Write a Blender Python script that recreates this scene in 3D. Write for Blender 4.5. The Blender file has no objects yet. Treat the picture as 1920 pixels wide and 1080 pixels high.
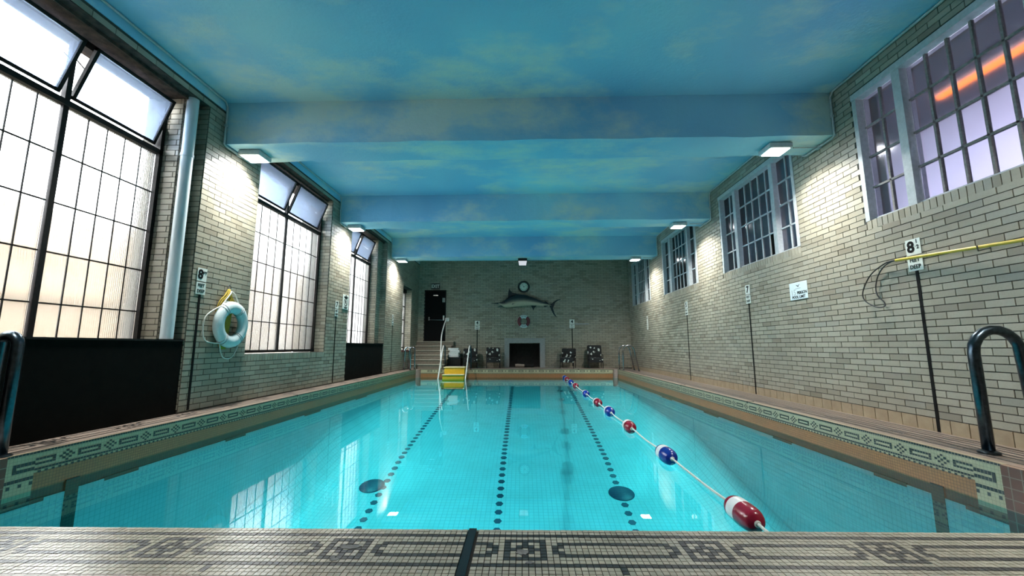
import bpy, bmesh, math, random
from mathutils import Matrix, Vector
random.seed(7)
SC = bpy.context.scene
COL = SC.collection

# ------------------------------------------------------------------ camera
F_PX, PITCH, YAW, ROLL, CAM_H = 775.09, 0.13974, 0.02696, -0.00098, 0.84
def cam_axes():
    fwd = Vector((-math.sin(YAW)*math.cos(PITCH), math.cos(YAW)*math.cos(PITCH), math.sin(PITCH)))
    right = Vector((math.cos(YAW), math.sin(YAW), 0)); up = right.cross(fwd)
    c, s = math.cos(ROLL), math.sin(ROLL)
    return c*right+s*up, -s*right+c*up, fwd
CR, CU, CF = cam_axes()
cam_d = bpy.data.cameras.new('camera'); cam = bpy.data.objects.new('camera', cam_d); COL.objects.link(cam)
cam_d.sensor_width = 36; cam_d.lens = F_PX/1920*36; cam_d.clip_start = .02; cam_d.clip_end = 300
cam.matrix_world = Matrix(((CR.x, CU.x, -CF.x, 0), (CR.y, CU.y, -CF.y, 0), (CR.z, CU.z, -CF.z, CAM_H), (0, 0, 0, 1)))
SC.camera = cam
def project(p):
    d = Vector(p)-Vector((0, 0, CAM_H)); w = d.dot(CF)
    if w < .05: return None
    return 960+F_PX*d.dot(CR)/w, 540-F_PX*d.dot(CU)/w

# ------------------------------------------------------------------ world, exposure
SKY_STRENGTH, FLOOD_W, EXPOSURE = 9.8, 30.0, 1.42
world = bpy.data.worlds.new('overcast_sky'); SC.world = world; world.use_nodes = True
bg = world.node_tree.nodes['Background']
bg.inputs[0].default_value = (.90, .95, 1, 1); bg.inputs[1].default_value = SKY_STRENGTH
SC.view_settings.view_transform = 'Standard'; SC.view_settings.look = 'None'
SC.view_settings.exposure = EXPOSURE; SC.view_settings.gamma = 1; SC.view_settings.use_curve_mapping = False
cy = SC.cycles
cy.max_bounces = 12; cy.diffuse_bounces = 5; cy.glossy_bounces = 4; cy.transmission_bounces = 8; cy.transparent_max_bounces = 12
cy.sample_clamp_indirect = 6; cy.use_denoising = True; cy.caustics_reflective = False; cy.caustics_refractive = True

# ------------------------------------------------------------------ room dimensions
XR, XL, YB, YF = 4.294, -4.275, 16.72, -1.7       # right wall, left piers, back wall, wall behind
ZC, ZB = 4.336, 3.704                             # ceiling, underside of beams
PXR, PXL, PYB = 3.42, -3.95, 15.5                 # pool edges
ZW = -.305                                        # water level
def near_edge(x): return 2.046+.010*x
BEAMS = ((1.68, 2.28), (5.45, 6.05), (9.21, 9.81), (13.0, 13.64))

# ------------------------------------------------------------------ materials
MATS = {}
def mat(name, color=(.5, .5, .5), rough=.5, metal=0.0, spec=None, emit=None, estr=0):
    m = bpy.data.materials.new(name); m.use_nodes = True
    b = m.node_tree.nodes['Principled BSDF']
    b.inputs['Base Color'].default_value = (*color, 1); b.inputs['Roughness'].default_value = rough
    b.inputs['Metallic'].default_value = metal
    if spec is not None: b.inputs['Specular IOR Level'].default_value = spec
    if emit: b.inputs['Emission Color'].default_value = (*emit, 1); b.inputs['Emission Strength'].default_value = estr
    MATS[name] = m
    return m
class N:
    """small node helper"""
    def __init__(s, m): s.m = m; s.t = m.node_tree; s.b = s.t.nodes.get('Principled BSDF')
    def new(s, typ, **kw):
        n = s.t.nodes.new(typ)
        for k, v in kw.items():
            if k in n.inputs.keys(): n.inputs[k].default_value = v
            else: setattr(n, k, v)
        return n
    def link(s, a, b): s.t.links.new(a, b)
    def pos(s): return s.new('ShaderNodeNewGeometry').outputs['Position']
    def noise(s, scale, detail=4, vec=None, rough=.55):
        n = s.new('ShaderNodeTexNoise'); n.inputs['Scale'].default_value = scale; n.inputs['Detail'].default_value = detail
        n.inputs['Roughness'].default_value = rough
        s.link(vec or s.pos(), n.inputs['Vector']); return n.outputs['Fac']
    def ramp(s, fac, stops):
        r = s.new('ShaderNodeValToRGB'); e = r.color_ramp.elements
        while len(e) < len(stops): e.new(.5)
        for i, (p, c) in enumerate(stops):
            e[i].position = p; e[i].color = (*c, 1) if len(c) == 3 else c
        s.link(fac, r.inputs[0]); return r.outputs[0]
    def mix(s, fac, a, b, mode='MIX'):
        n = s.new('ShaderNodeMix', data_type='RGBA', blend_type=mode)
        for sock, v in ((n.inputs[0], fac), (n.inputs[6], a), (n.inputs[7], b)):
            if hasattr(v, 'links'): s.link(v, sock)
            elif isinstance(v, (int, float)): sock.default_value = v
            else: sock.default_value = (*v, 1)
        return n.outputs[2]
    def math(s, op, a, b=0.0):
        n = s.new('ShaderNodeMath', operation=op)
        for i, v in enumerate((a, b)):
            if hasattr(v, 'links'): s.link(v, n.inputs[i])
            else: n.inputs[i].default_value = v
        return n.outputs[0]
    def bump(s, h, strength=.3, dist=.01):
        n = s.new('ShaderNodeBump'); n.inputs['Strength'].default_value = strength; n.inputs['Distance'].default_value = dist
        s.link(h, n.inputs['Height']); s.link(n.outputs[0], s.b.inputs['Normal']); return n
    def color(s, out): s.link(out, s.b.inputs['Base Color'])

def grainy(name, c0, c1, scale=30, rough=.6, metal=0, bump=.15, stretch=None):
    m = mat(name, c0, rough, metal); n = N(m)
    v = n.pos()
    if stretch:
        mp = n.new('ShaderNodeMapping'); mp.inputs['Scale'].default_value = stretch; n.link(v, mp.inputs[0]); v = mp.outputs[0]
    f = n.noise(scale, 5, v)
    n.color(n.ramp(f, [(.3, c0), (.7, c1)]))
    if bump: n.bump(f, bump, .004)
    return m

# brick: tint from each object's random number plus an attribute on the joined courses
m = mat('brick', rough=.48); n = N(m)
at = n.new('ShaderNodeAttribute', attribute_name='tint'); oi = n.new('ShaderNodeObjectInfo')
fr = n.math('FRACT', n.math('ADD', at.outputs['Fac'], oi.outputs['Random']))
bc = n.ramp(fr, [(0, (.22, .20, .15)), (.12, (.305, .286, .222)), (.5, (.375, .349, .272)), (.85, (.405, .38, .30)), (.96, (.295, .29, .243)), (1, (.245, .21, .16))])
f = n.noise(55, 6); g = n.noise(1.1, 3)
bc = n.mix(n.math('MULTIPLY', f, .45), bc, (.18, .165, .12))
bc = n.mix(n.ramp(g, [(.4, (0, 0, 0)), (.75, (.5, .5, .5))]), bc, (.23, .20, .145))
n.color(bc); n.bump(f, .22, .004)
grainy('mortar', (.035, .033, .027), (.065, .061, .05), 40, .9, bump=.3)
grainy('base_tile', (.37, .29, .185), (.29, .215, .135), 9, .45, bump=.1)
grainy('black_paint', (.003, .0035, .003), (.006, .006, .005), 12, .9, bump=0).node_tree.nodes['Principled BSDF'].inputs['Specular IOR Level'].default_value = .08
grainy('black_frame', (.006, .006, .0065), (.014, .012, .011), 25, .6, bump=.25).node_tree.nodes['Principled BSDF'].inputs['Specular IOR Level'].default_value = .2
grainy('rust', (.016, .011, .009), (.085, .055, .042), 14, .85, bump=1.0)
grainy('white_paint', (.50, .54, .55), (.38, .42, .43), 22, .45, bump=.25)
grainy('pipe_paint', (.50, .60, .64), (.58, .66, .68), 4, .35, bump=.05)
grainy('steel', (.33, .35, .37), (.24, .26, .28), 30, .22, 1, .04)
grainy('dark_steel', (.07, .10, .12), (.045, .06, .075), 30, .28, 1, .05)
grainy('white_rail', (.78, .77, .74), (.70, .69, .66), 20, .3, bump=.03)
grainy('stone', (.26, .27, .265), (.33, .33, .32), 12, .6, bump=.25)
grainy('soot', (.010, .009, .008), (.02, .018, .016), 10, .95, bump=.5)
grainy('step_stone', (.36, .31, .24), (.44, .39, .31), 16, .55, bump=.15)
grainy('sign_white', (.72, .75, .70), (.62, .66, .60), 18, .4, bump=0)
mat('sign_black', (.005, .005, .005), .6, spec=.15)
mat('sign_grey', (.42, .47, .48), .5)
mat('sign_pale', (.68, .78, .80), .35)
grainy('yellow_pole', (.62, .45, .035), (.50, .36, .03), 20, .35, bump=.05)
grainy('yellow_plastic', (.70, .42, .015), (.78, .50, .03), 12, .45, bump=.05)
grainy('cream_plastic', (.74, .66, .36), (.80, .72, .44), 12, .45, bump=.05)
grainy('rope_white', (.70, .70, .64), (.55, .55, .50), 120, .8, bump=.4)
grainy('rope_yellow', (.42, .31, .03), (.30, .22, .02), 90, .8, bump=.5)
grainy('ring_foam', (.50, .62, .64), (.58, .69, .70), 30, .55, bump=.08)
grainy('ring_red', (.16, .03, .04), (.11, .02, .03), 30, .6, bump=.1)
mat('float_red', (.26, .008, .03), .22)
mat('float_blue', (.006, .03, .28), .22)
mat('float_white', (.82, .82, .80), .3)
grainy('towel', (.78, .80, .80), (.62, .65, .66), 60, .9, bump=.8)
mat('black_plastic', (.012, .012, .013), .4)
mat('clock_face', (.60, .70, .62), .4)
mat('door_metal', (.004, .004, .0045), .7, spec=.12)
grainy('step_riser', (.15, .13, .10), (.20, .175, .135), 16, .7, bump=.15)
mat('red_sill', (.20, .055, .05), .6)
grainy('exterior_wall', (.23, .168, .11), (.175, .125, .08), 2.5, .9, bump=.2)
grainy('exterior_ground', (.06, .05, .04), (.075, .062, .05), 3, .95, bump=.2)
grainy('corridor_wall', (.66, .65, .76), (.60, .59, .69), 2, .8, bump=.05)
grainy('corridor_dark', (.03, .03, .035), (.045, .043, .05), 4, .9, bump=.1)
grainy('putty', (.16, .155, .15), (.26, .25, .24), 40, .9, bump=.6)
grainy('birch_log', (.55, .45, .38), (.30, .22, .17), 25, .85, bump=.4)

# painted sky ceiling
m = mat('painted_sky', rough=.55); n = N(m)
p = n.pos(); mp = n.new('ShaderNodeMapping'); mp.inputs['Scale'].default_value = (.55, .9, .9); mp.inputs['Location'].default_value = (1.3, .6, 0)
n.link(p, mp.inputs[0])
f1 = n.noise(.9, 7, mp.outputs[0], .62); f2 = n.noise(.5, 2, p)
blue = n.ramp(f2, [(.3, (.19, .47, .70)), (.55, (.26, .58, .75)), (.8, (.36, .70, .77))])
sx = n.new('ShaderNodeSeparateXYZ'); n.link(p, sx.inputs[0])
cl = n.ramp(f1, [(.475, (0, 0, 0)), (.53, (.3, .3, .3)), (.61, (.85, .85, .85))])
n.color(n.mix(cl, blue, (.62, .74, .68)))
tex = n.noise(26, 6); big = n.noise(3.2, 5)
n.bump(n.math('ADD', tex, n.math('MULTIPLY', big, 1.6)), .32, .012)

def tiled(name, c0, c1, grout, size, axes, rough=.35, g=.06, tintscale=2.0, bump=.25):
    """square mosaic; axes picks the two world axes of the face"""
    m = mat(name, c0, rough); n = N(m)
    sp = n.new('ShaderNodeSeparateXYZ'); n.link(n.pos(), sp.inputs[0])
    cb = n.new('ShaderNodeCombineXYZ'); n.link(sp.outputs[axes[0]], cb.inputs[0]); n.link(sp.outputs[axes[1]], cb.inputs[1])
    br = n.new('ShaderNodeTexBrick', offset=0.0, squash=1.0)
    n.link(cb.outputs[0], br.inputs['Vector'])
    br.inputs['Scale'].default_value = 1.0; br.inputs['Brick Width'].default_value = size; br.inputs['Row Height'].default_value = size
    br.inputs['Mortar Size'].default_value = size*g; br.inputs['Mortar Smooth'].default_value = .2
    br.inputs['Color1'].default_value = (*c0, 1); br.inputs['Color2'].default_value = (*c1, 1); br.inputs['Mortar'].default_value = (*grout, 1)
    w = n.noise(tintscale, 4)
    n.color(n.mix(n.ramp(w, [(.35, (0, 0, 0)), (.75, (.45, .45, .45))]), br.outputs['Color'], tuple(x*.72 for x in c1)))
    if bump: n.bump(n.math('SUBTRACT', 1.0, br.outputs['Fac']), bump, .002)
    return m
tiled('deck_tile', (.42, .33, .27), (.36, .28, .225), (.12, .09, .08), .05, (0, 1), .38, .07)
tiled('deck_tile_warm', (.31, .24, .19), (.26, .20, .16), (.09, .07, .055), .05, (0, 1), .4, .07)
for nm, ax in (('x', (1, 2)), ('y', (0, 2))):
    tiled('band_tile_'+nm, (.60, .50, .31), (.55, .46, .285), (.28, .23, .15), .025, ax, .3, .05)
    tiled('tan_tile_'+nm, (.50, .205, .075), (.43, .17, .062), (.18, .075, .035), .025, ax, .35, .08)
    tiled('pool_tile_'+nm, (.88, .94, .97), (.85, .92, .95), (.62, .71, .75), .05, ax, .35, .05)
    tiled('green_tile_'+nm, (.05, .085, .05), (.035, .06, .038), (.015, .022, .018), .025, ax, .35, .1)
    tiled('brown_tile_'+nm, (.23, .072, .042), (.17, .053, .032), (.34, .23, .165), .075, ax, .35, .05)
tiled('post_tile', (.24, .165, .13), (.20, .135, .105), (.40, .35, .29), .05, (0, 2), .35, .05)
tiled('pool_floor_tile', (.88, .94, .97), (.85, .92, .95), (.60, .71, .76), .075, (0, 1), .35, .06)
grainy('dot_tile', (.05, .075, .14), (.04, .06, .12), 20, .4, bump=0)
m = mat('mosaic_light', rough=.28); n = N(m)
at = n.new('ShaderNodeAttribute', attribute_name='tint'); oi = n.new('ShaderNodeObjectInfo')
fr = n.math('FRACT', n.math('ADD', at.outputs['Fac'], oi.outputs['Random']))
c = n.ramp(fr, [(0, (.36, .335, .255)), (.5, (.43, .395, .31)), (1, (.48, .43, .34))])
n.color(n.mix(n.ramp(n.noise(2.2, 3), [(.42, (0, 0, 0)), (.75, (.6, .6, .6))]), c, (.21, .172, .135)))
grainy('mosaic_dark', (.032, .031, .032), (.06, .055, .052), 30, .35, bump=0)
grainy('grout', (.022, .018, .015), (.04, .033, .027), 40, .9, bump=.2)
mat('rubber_strip', (.008, .009, .010), .35)
grainy('mortar_patch', (.13, .13, .125), (.20, .195, .19), 50, .9, bump=1)

# floral chair fabric
def floral(name, seed, scale):
    m = mat(name, (.01, .01, .011), .8); n = N(m)
    tc = n.new('ShaderNodeTexCoord'); mp = n.new('ShaderNodeMapping'); mp.inputs['Location'].default_value = (seed, seed*1.7, 0)
    n.link(tc.outputs['Object'], mp.inputs[0])
    wob = n.noise(9, 2, mp.outputs[0])
    vo = n.new('ShaderNodeTexVoronoi', voronoi_dimensions='3D'); vo.inputs['Scale'].default_value = scale
    mv = n.new('ShaderNodeMix', data_type='VECTOR'); mv.inputs[0].default_value = .10
    n.link(mp.outputs[0], mv.inputs[4]); ns = n.new('ShaderNodeTexNoise'); ns.inputs['Scale'].default_value = 12; n.link(mp.outputs[0], ns.inputs['Vector'])
    n.link(ns.outputs['Color'], mv.inputs[5]); n.link(mv.outputs[1], vo.inputs['Vector'])
    d = n.math('ADD', vo.outputs['Distance'], n.math('MULTIPLY', wob, .22))
    petal = n.ramp(d, [(.16, (.03, .03, .03)), (.22, (1, 1, 1)), (.40, (1, 1, 1)), (.44, (0, 0, 0))])
    sp = n.new('ShaderNodeSeparateColor'); n.link(vo.outputs['Color'], sp.inputs[0])
    keep = n.math('GREATER_THAN', sp.outputs[0], .36)
    n.color(n.mix(n.math('MULTIPLY', petal, keep), (.010, .010, .011), (.62, .66, .60)))
    return m
floral('floral_fabric', 1.3, 8.0); floral('leafy_fabric', 5.1, 9.5)

def glass_mat(name, tint, rough, translucent, gloss_rough, ior=1.25, flute=None):
    m = bpy.data.materials.new(name); m.use_nodes = True; MATS[name] = m
    t = m.node_tree; t.nodes.clear(); n = N(m)
    out = n.new('ShaderNodeOutputMaterial')
    rf = n.new('ShaderNodeBsdfRefraction', distribution='GGX'); rf.inputs['Color'].default_value = (*tint, 1); rf.inputs['Roughness'].default_value = rough; rf.inputs['IOR'].default_value = ior
    tl = n.new('ShaderNodeBsdfTranslucent'); tl.inputs['Color'].default_value = (*tint, 1)
    mx = n.new('ShaderNodeMixShader'); mx.inputs[0].default_value = translucent
    n.link(rf.outputs[0], mx.inputs[1]); n.link(tl.outputs[0], mx.inputs[2])
    gl = n.new('ShaderNodeBsdfGlossy'); gl.inputs['Roughness'].default_value = gloss_rough; gl.inputs['Color'].default_value = (.9, .9, .9, 1)
    fn = n.new('ShaderNodeFresnel'); fn.inputs['IOR'].default_value = 1.5
    m2 = n.new('ShaderNodeMixShader'); n.link(fn.outputs[0], m2.inputs[0]); n.link(mx.outputs[0], m2.inputs[1]); n.link(gl.outputs[0], m2.inputs[2])
    if flute:
        w = n.new('ShaderNodeTexWave', wave_type='BANDS', bands_direction='Y'); w.inputs['Scale'].default_value = flute; n.link(n.pos(), w.inputs['Vector'])
        bp = n.new('ShaderNodeBump'); bp.inputs['Strength'].default_value = .35; bp.inputs['Distance'].default_value = .01
        n.link(w.outputs['Fac'], bp.inputs['Height'])
        for s in (rf, tl): n.link(bp.outputs[0], s.inputs['Normal'])
    n.link(m2.outputs[0], out.inputs[0])
    return m
glass_mat('fluted_glass', (.97, .97, .95), .20, .045, .35, flute=14)
glass_mat('sash_glass', (.76, .86, 1.0), .16, .07, .12, ior=1.12)
glass_mat('frosted_glass', (.80, .80, .85), .14, .008, .12)

# water surface: fresnel mirror over a tinted clear body
m = bpy.data.materials.new('water'); m.use_nodes = True; MATS['water'] = m
t = m.node_tree; t.nodes.clear(); n = N(m)
out = n.new('ShaderNodeOutputMaterial'); tr = n.new('ShaderNodeBsdfTransparent'); tr.inputs[0].default_value = (.26, .95, 1.0, 1)
gl = n.new('ShaderNodeBsdfGlossy'); gl.inputs['Roughness'].default_value = .012; gl.inputs[0].default_value = (1, 1, 1, 1)
fn = n.new('ShaderNodeFresnel'); fn.inputs['IOR'].default_value = 1.30
mx = n.new('ShaderNodeMixShader'); n.link(fn.outputs[0], mx.inputs[0]); n.link(tr.outputs[0], mx.inputs[1]); n.link(gl.outputs[0], mx.inputs[2])
w = n.noise(3.5, 2); bp = n.new('ShaderNodeBump'); bp.inputs['Strength'].default_value = .005; bp.inputs['Distance'].default_value = .02
n.link(w, bp.inputs['Height']); n.link(bp.outputs[0], gl.inputs['Normal'])
n.link(mx.outputs[0], out.inputs[0])

def emitter(name, color, strength):
    m = bpy.data.materials.new(name); m.use_nodes = True; t = m.node_tree; t.nodes.clear(); n = N(m)
    e = n.new('ShaderNodeEmission'); e.inputs[0].default_value = (*color, 1); e.inputs[1].default_value = strength
    o = n.new('ShaderNodeOutputMaterial'); n.link(e.outputs[0], o.inputs[0]); MATS[name] = m
emitter('flood_lens', (.95, .97, 1), 14)
emitter('dim_lens', (.85, .92, 1), .28)
emitter('orange_tube', (1, .22, .04), 1.5)
emitter('corridor_fill_glow', (.86, .86, 1), 55)  # glow of the added fill light hidden in the corridor

# ------------------------------------------------------------------ mesh helpers
class MB:
    def __init__(s): s.v = []; s.f = []; s.tint = []
    def quad(s, *pts, tint=None):
        k = len(s.v); s.v += [tuple(p) for p in pts]; s.f.append(tuple(range(k, k+len(pts)))); s.tint.append(tint or 0); return s
    def box(s, x0, x1, y0, y1, z0, z1):
        k = len(s.v)
        s.v += [(x, y, z) for z in (z0, z1) for y in (y0, y1) for x in (x0, x1)]
        for f in ((0, 2, 3, 1), (4, 5, 7, 6), (0, 1, 5, 4), (2, 6, 7, 3), (0, 4, 6, 2), (1, 3, 7, 5)):
            s.f.append(tuple(k+i for i in f)); s.tint.append(0)
        return s
    def hexa(s, b, t):
        """b, t: four corners each, counter-clockwise from above"""
        k = len(s.v); s.v += [tuple(p) for p in b]+[tuple(p) for p in t]
        for f in ((3, 2, 1, 0), (4, 5, 6, 7), (0, 1, 5, 4), (1, 2, 6, 5), (2, 3, 7, 6), (3, 0, 4, 7)):
            s.f.append(tuple(k+i for i in f)); s.tint.append(0)
        return s
    def bevel_box(s, x0, x1, y0, y1, z0, z1, r):
        """rounded slab: octagonal outline in every direction, softened edges"""
        bm = bmesh.new(); bmesh.ops.create_cube(bm, size=1)
        for v in bm.verts: v.co = Vector(((x0+x1)/2+v.co.x*(x1-x0), (y0+y1)/2+v.co.y*(y1-y0), (z0+z1)/2+v.co.z*(z1-z0)))
        bmesh.ops.bevel(bm, geom=bm.edges[:], offset=r, segments=3, profile=.5, affect='EDGES')
        k = len(s.v); bm.verts.index_update()
        s.v += [tuple(v.co) for v in bm.verts]
        for f in bm.faces: s.f.append(tuple(k+v.index for v in f.verts)); s.tint.append(0)
        bm.free(); return s
    def tube(s, pts, r, seg=8, cap=True):
        pts = [Vector(p) for p in pts]; k = len(s.v); n = len(pts)
        rs = r if isinstance(r, (list, tuple)) else [r]*n
        d0 = (pts[1]-pts[0]).normalized()
        a = d0.orthogonal().normalized()
        for i, p in enumerate(pts):
            d = (pts[min(i+1, n-1)]-pts[max(i-1, 0)]).normalized()
            a = (a-d*a.dot(d)).normalized(); b = d.cross(a)
            for j in range(seg):
                t = 2*math.pi*j/seg; s.v.append(tuple(p+(a*math.cos(t)+b*math.sin(t))*rs[i]))
        for i in range(n-1):
            for j in range(seg):
                s.f.append((k+i*seg+j, k+i*seg+(j+1) % seg, k+(i+1)*seg+(j+1) % seg, k+(i+1)*seg+j)); s.tint.append(0)
        if cap:
            s.f.append(tuple(k+j for j in reversed(range(seg)))); s.f.append(tuple(k+(n-1)*seg+j for j in range(seg))); s.tint += [0, 0]
        return s
    def extrude(s, pts, d):
        """pts: polygon (3-D), d: extrusion vector"""
        k = len(s.v); n = len(pts); d = Vector(d)
        s.v += [tuple(p) for p in pts]+[tuple(Vector(p)+d) for p in pts]
        s.f.append(tuple(k+i for i in reversed(range(n)))); s.f.append(tuple(k+n+i for i in range(n)))
        for i in range(n): s.f.append((k+i, k+(i+1) % n, k+n+(i+1) % n, k+n+i))
        s.tint += [0]*(n+2); return s
    def lathe(s, prof, seg=20, axis='z', c=(0, 0, 0)):
        """prof: (radius, height) list"""
        k = len(s.v); n = len(prof)
        for r, h in prof:
            for j in range(seg):
                t = 2*math.pi*j/seg; a, b = r*math.cos(t), r*math.sin(t)
                q = (a, b, h) if axis == 'z' else (a, h, b)
                s.v.append(tuple(q[i]+c[i] for i in range(3)))
        for i in range(n-1):
            for j in range(seg):
                s.f.append((k+i*seg+j, k+i*seg+(j+1) % seg, k+(i+1)*seg+(j+1) % seg, k+(i+1)*seg+j)); s.tint.append(0)
        return s
    def torus(s, R, r, c=(0, 0, 0), seg=32, rseg=12, a0=0, a1=2*math.pi, rz=None):
        """ring lying in local x-y plane (axis z)"""
        k = len(s.v); full = abs(a1-a0-2*math.pi) < 1e-6; n = seg if full else seg+1
        for i in range(n):
            A = a0+(a1-a0)*i/seg
            for j in range(rseg):
                B = 2*math.pi*j/rseg
                s.v.append((c[0]+(R+r*math.cos(B))*math.cos(A), c[1]+(R+r*math.cos(B))*math.sin(A), c[2]+(rz or r)*math.sin(B)))
        for i in range(seg):
            i2 = (i+1) % n
            for j in range(rseg):
                s.f.append((k+i*rseg+j, k+i2*rseg+j, k+i2*rseg+(j+1) % rseg, k+i*rseg+(j+1) % rseg)); s.tint.append(0)
        if not full:
            s.f.append(tuple(k+j for j in range(rseg))); s.f.append(tuple(k+(n-1)*rseg+j for j in reversed(range(rseg)))); s.tint += [0, 0]
        return s
    def mesh(s, name, material, smooth=False, fix=True):
        me = bpy.data.meshes.new(name); me.from_pydata(s.v, [], s.f)
        if any(s.tint):
            a = me.attributes.new('tint', 'FLOAT', 'FACE'); a.data.foreach_set('value', s.tint)
        if material: me.materials.append(MATS[material])
        if fix:
            bm = bmesh.new(); bm.from_mesh(me); bmesh.ops.recalc_face_normals(bm, faces=bm.faces[:]); bm.to_mesh(me); bm.free()
        if smooth:
            me.polygons.foreach_set('use_smooth', [True]*len(me.polygons))
            if smooth != 'all': me.set_sharp_from_angle(angle=math.radians(40))
        me.update(); return me
    def build(s, name, material, parent=None, smooth=False, fix=True, kind=None, label=None):
        o = bpy.data.objects.new(name, s.mesh(name, material, smooth, fix)); COL.objects.link(o)
        if parent is not None: o.parent = parent
        if kind: o['kind'] = kind
        if label: o['label'] = label
        return o
def tag(o, label, cat=None, group=None, kind=None):
    o['label'] = label
    if cat: o['category'] = cat
    if group: o['group'] = group
    if kind: o['kind'] = kind
    return o
def thing(name, label, cat, loc=(0, 0, 0), group=None, kind=None, basis=None, rz=0):
    o = bpy.data.objects.new(name, None); COL.objects.link(o); o.empty_display_size = .1
    if basis:
        u, v, w = basis
        o.matrix_basis = Matrix(((u[0], v[0], w[0], loc[0]), (u[1], v[1], w[1], loc[1]), (u[2], v[2], w[2], loc[2]), (0, 0, 0, 1)))
    else:
        o.location = loc; o.rotation_euler = (0, 0, rz)
    return tag(o, label, cat, group, kind)
ON_RIGHT = ((0, -1, 0), (0, 0, 1), (-1, 0, 0))     # local x to the reader's right, y up, z out of the wall
ON_LEFT = ((0, 1, 0), (0, 0, 1), (1, 0, 0))
ON_BACK = ((1, 0, 0), (0, 0, 1), (0, -1, 0))
def text(body, size, loc, material, parent, name='lettering', bold=0.0, sx=1.0):
    c = bpy.data.curves.new(name, 'FONT'); c.body = body; c.size = size; c.align_x = 'CENTER'; c.align_y = 'CENTER'
    c.extrude = .0008; c.offset = bold; c.resolution_u = 3
    c.materials.append(MATS[material])
    tmp = bpy.data.objects.new('tmp_text', c); me = bpy.data.meshes.new_from_object(tmp); bpy.data.objects.remove(tmp); me.name = name
    if not me.materials: me.materials.append(MATS[material])
    o = bpy.data.objects.new(name, me); COL.objects.link(o); o.parent = parent; o.location = loc; o.scale = (sx, 1, 1)
    return o
def slab_with_holes(mb, ax, a0, a1, u0, u1, z0, z1, holes):
    """wall slab: thickness a0..a1 along axis ax (0 or 1), extent u0..u1 and z0..z1, rectangular holes (u0,u1,z0,z1)"""
    us = sorted({u0, u1, *[min(max(h[i], u0), u1) for h in holes for i in (0, 1)]}); zs = sorted({z0, z1, *[min(max(h[i], z0), z1) for h in holes for i in (2, 3)]})
    for i in range(len(us)-1):
        for j in range(len(zs)-1):
            cu, cz = (us[i]+us[i+1])/2, (zs[j]+zs[j+1])/2
            if any(h[0] < cu < h[1] and h[2] < cz < h[3] for h in holes): continue
            if ax == 0: mb.box(a0, a1, us[i], us[i+1], zs[j], zs[j+1])
            else: mb.box(us[i], us[i+1], a0, a1, zs[j], zs[j+1])

# ------------------------------------------------------------------ bricks
BL, BH, BJ, BD = .24, .0725, .009, .007
def unit_piece(name, material, bev=.0):
    mb = MB()
    mb.box(-.5, .5, -.5, .5, 0, 1); mb.f = mb.f[1:]; mb.tint = mb.tint[1:]
    return mb.mesh(name, material)
BRICK_MESH = unit_piece('brick', 'brick'); BASE_MESH = unit_piece('base_tile', 'base_tile')
class Bricks:
    """collects brick rectangles of one wall, then makes the largest-looking ones objects and joins the rest"""
    def __init__(s): s.r = []
    def add(s, o, u, v, w, a, b, c, d):
        """o origin, u/v in-plane axes, w outward normal; rectangle a..b by c..d"""
        if b-a < .03 or d-c < .02: return
        s.r.append((Vector(o), Vector(u), Vector(v), Vector(w), a, b, c, d))
    def face(s, o, u, v, w, U0, U1, V0, V1, holes=(), shift=0.0, skip=()):
        j = 0; z = V0
        while z < V1-.02:
            z1 = min(z+BH, V1); zc = (z+z1)/2
            x = U0-(BL/2 if (j % 2) else 0)-shift
            spans = [(U0, U1)]
            for h in holes:
                if h[2]-.002 < zc < h[3]+.002:
                    ns = []
                    for a, b in spans:
                        if h[1] <= a or h[0] >= b: ns.append((a, b)); continue
                        if h[0] > a: ns.append((a, h[0]))
                        if h[1] < b: ns.append((h[1], b))
                    spans = ns
            while x < U1:
                for a, b in spans:
                    lo, hi = max(a, x), min(b, x+BL)
                    if hi-lo > .035: s.add(o, u, v, w, lo+BJ/2, hi-BJ/2, z+BJ/2, z1-BJ/2)
                x += BL
            z += BH; j += 1
    def finish(s, parent, nmax):
        sc = []
        for r in s.r:
            o, u, v, w, a, b, c, d = r
            q = [project(o+u*x+v*y) for x, y in ((a, c), (b, c), (b, d), (a, d))]
            ar = 0
            if all(q) and all(-20 < p[0] < 1940 and -20 < p[1] < 1100 for p in q):
                ctr = o+u*(a+b)/2+v*(c+d)/2
                if w.dot(Vector((0, 0, CAM_H))-ctr) > 0:
                    ar = abs(sum(q[i][0]*q[(i+1) % 4][1]-q[(i+1) % 4][0]*q[i][1] for i in range(4)))/2
            sc.append(ar)
        idx = sorted(range(len(s.r)), key=lambda i: -sc[i]); chosen = set(i for i in idx[:nmax] if sc[i] > 0)
        mb = MB()
        for i, (o, u, v, w, a, b, c, d) in enumerate(s.r):
            dep = BD+random.uniform(-.0015, .002)
            if i in chosen:
                ob = bpy.data.objects.new('brick', BRICK_MESH); COL.objects.link(ob); ob.parent = parent
                ct = o+u*(a+b)/2+v*(c+d)/2; U, V, W = u*(b-a), v*(d-c), w*dep
                ob.matrix_basis = Matrix(((U.x, V.x, W.x, ct.x), (U.y, V.y, W.y, ct.y), (U.z, V.z, W.z, ct.z), (0, 0, 0, 1)))
            else:
                t = random.random()*.999+.001
                B = [o+u*x+v*y for x, y in ((a, c), (b, c), (b, d), (a, d))]; T = [p+w*dep for p in B]
                mb.quad(*T, tint=t)
                for k in range(4): mb.quad(B[k], B[(k+1) % 4], T[(k+1) % 4], T[k], tint=t)
        if mb.v: mb.build('brick_courses', 'brick', parent, fix=False, kind='stuff')

# ================================================================== STRUCTURE
Z0 = -3.0
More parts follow.
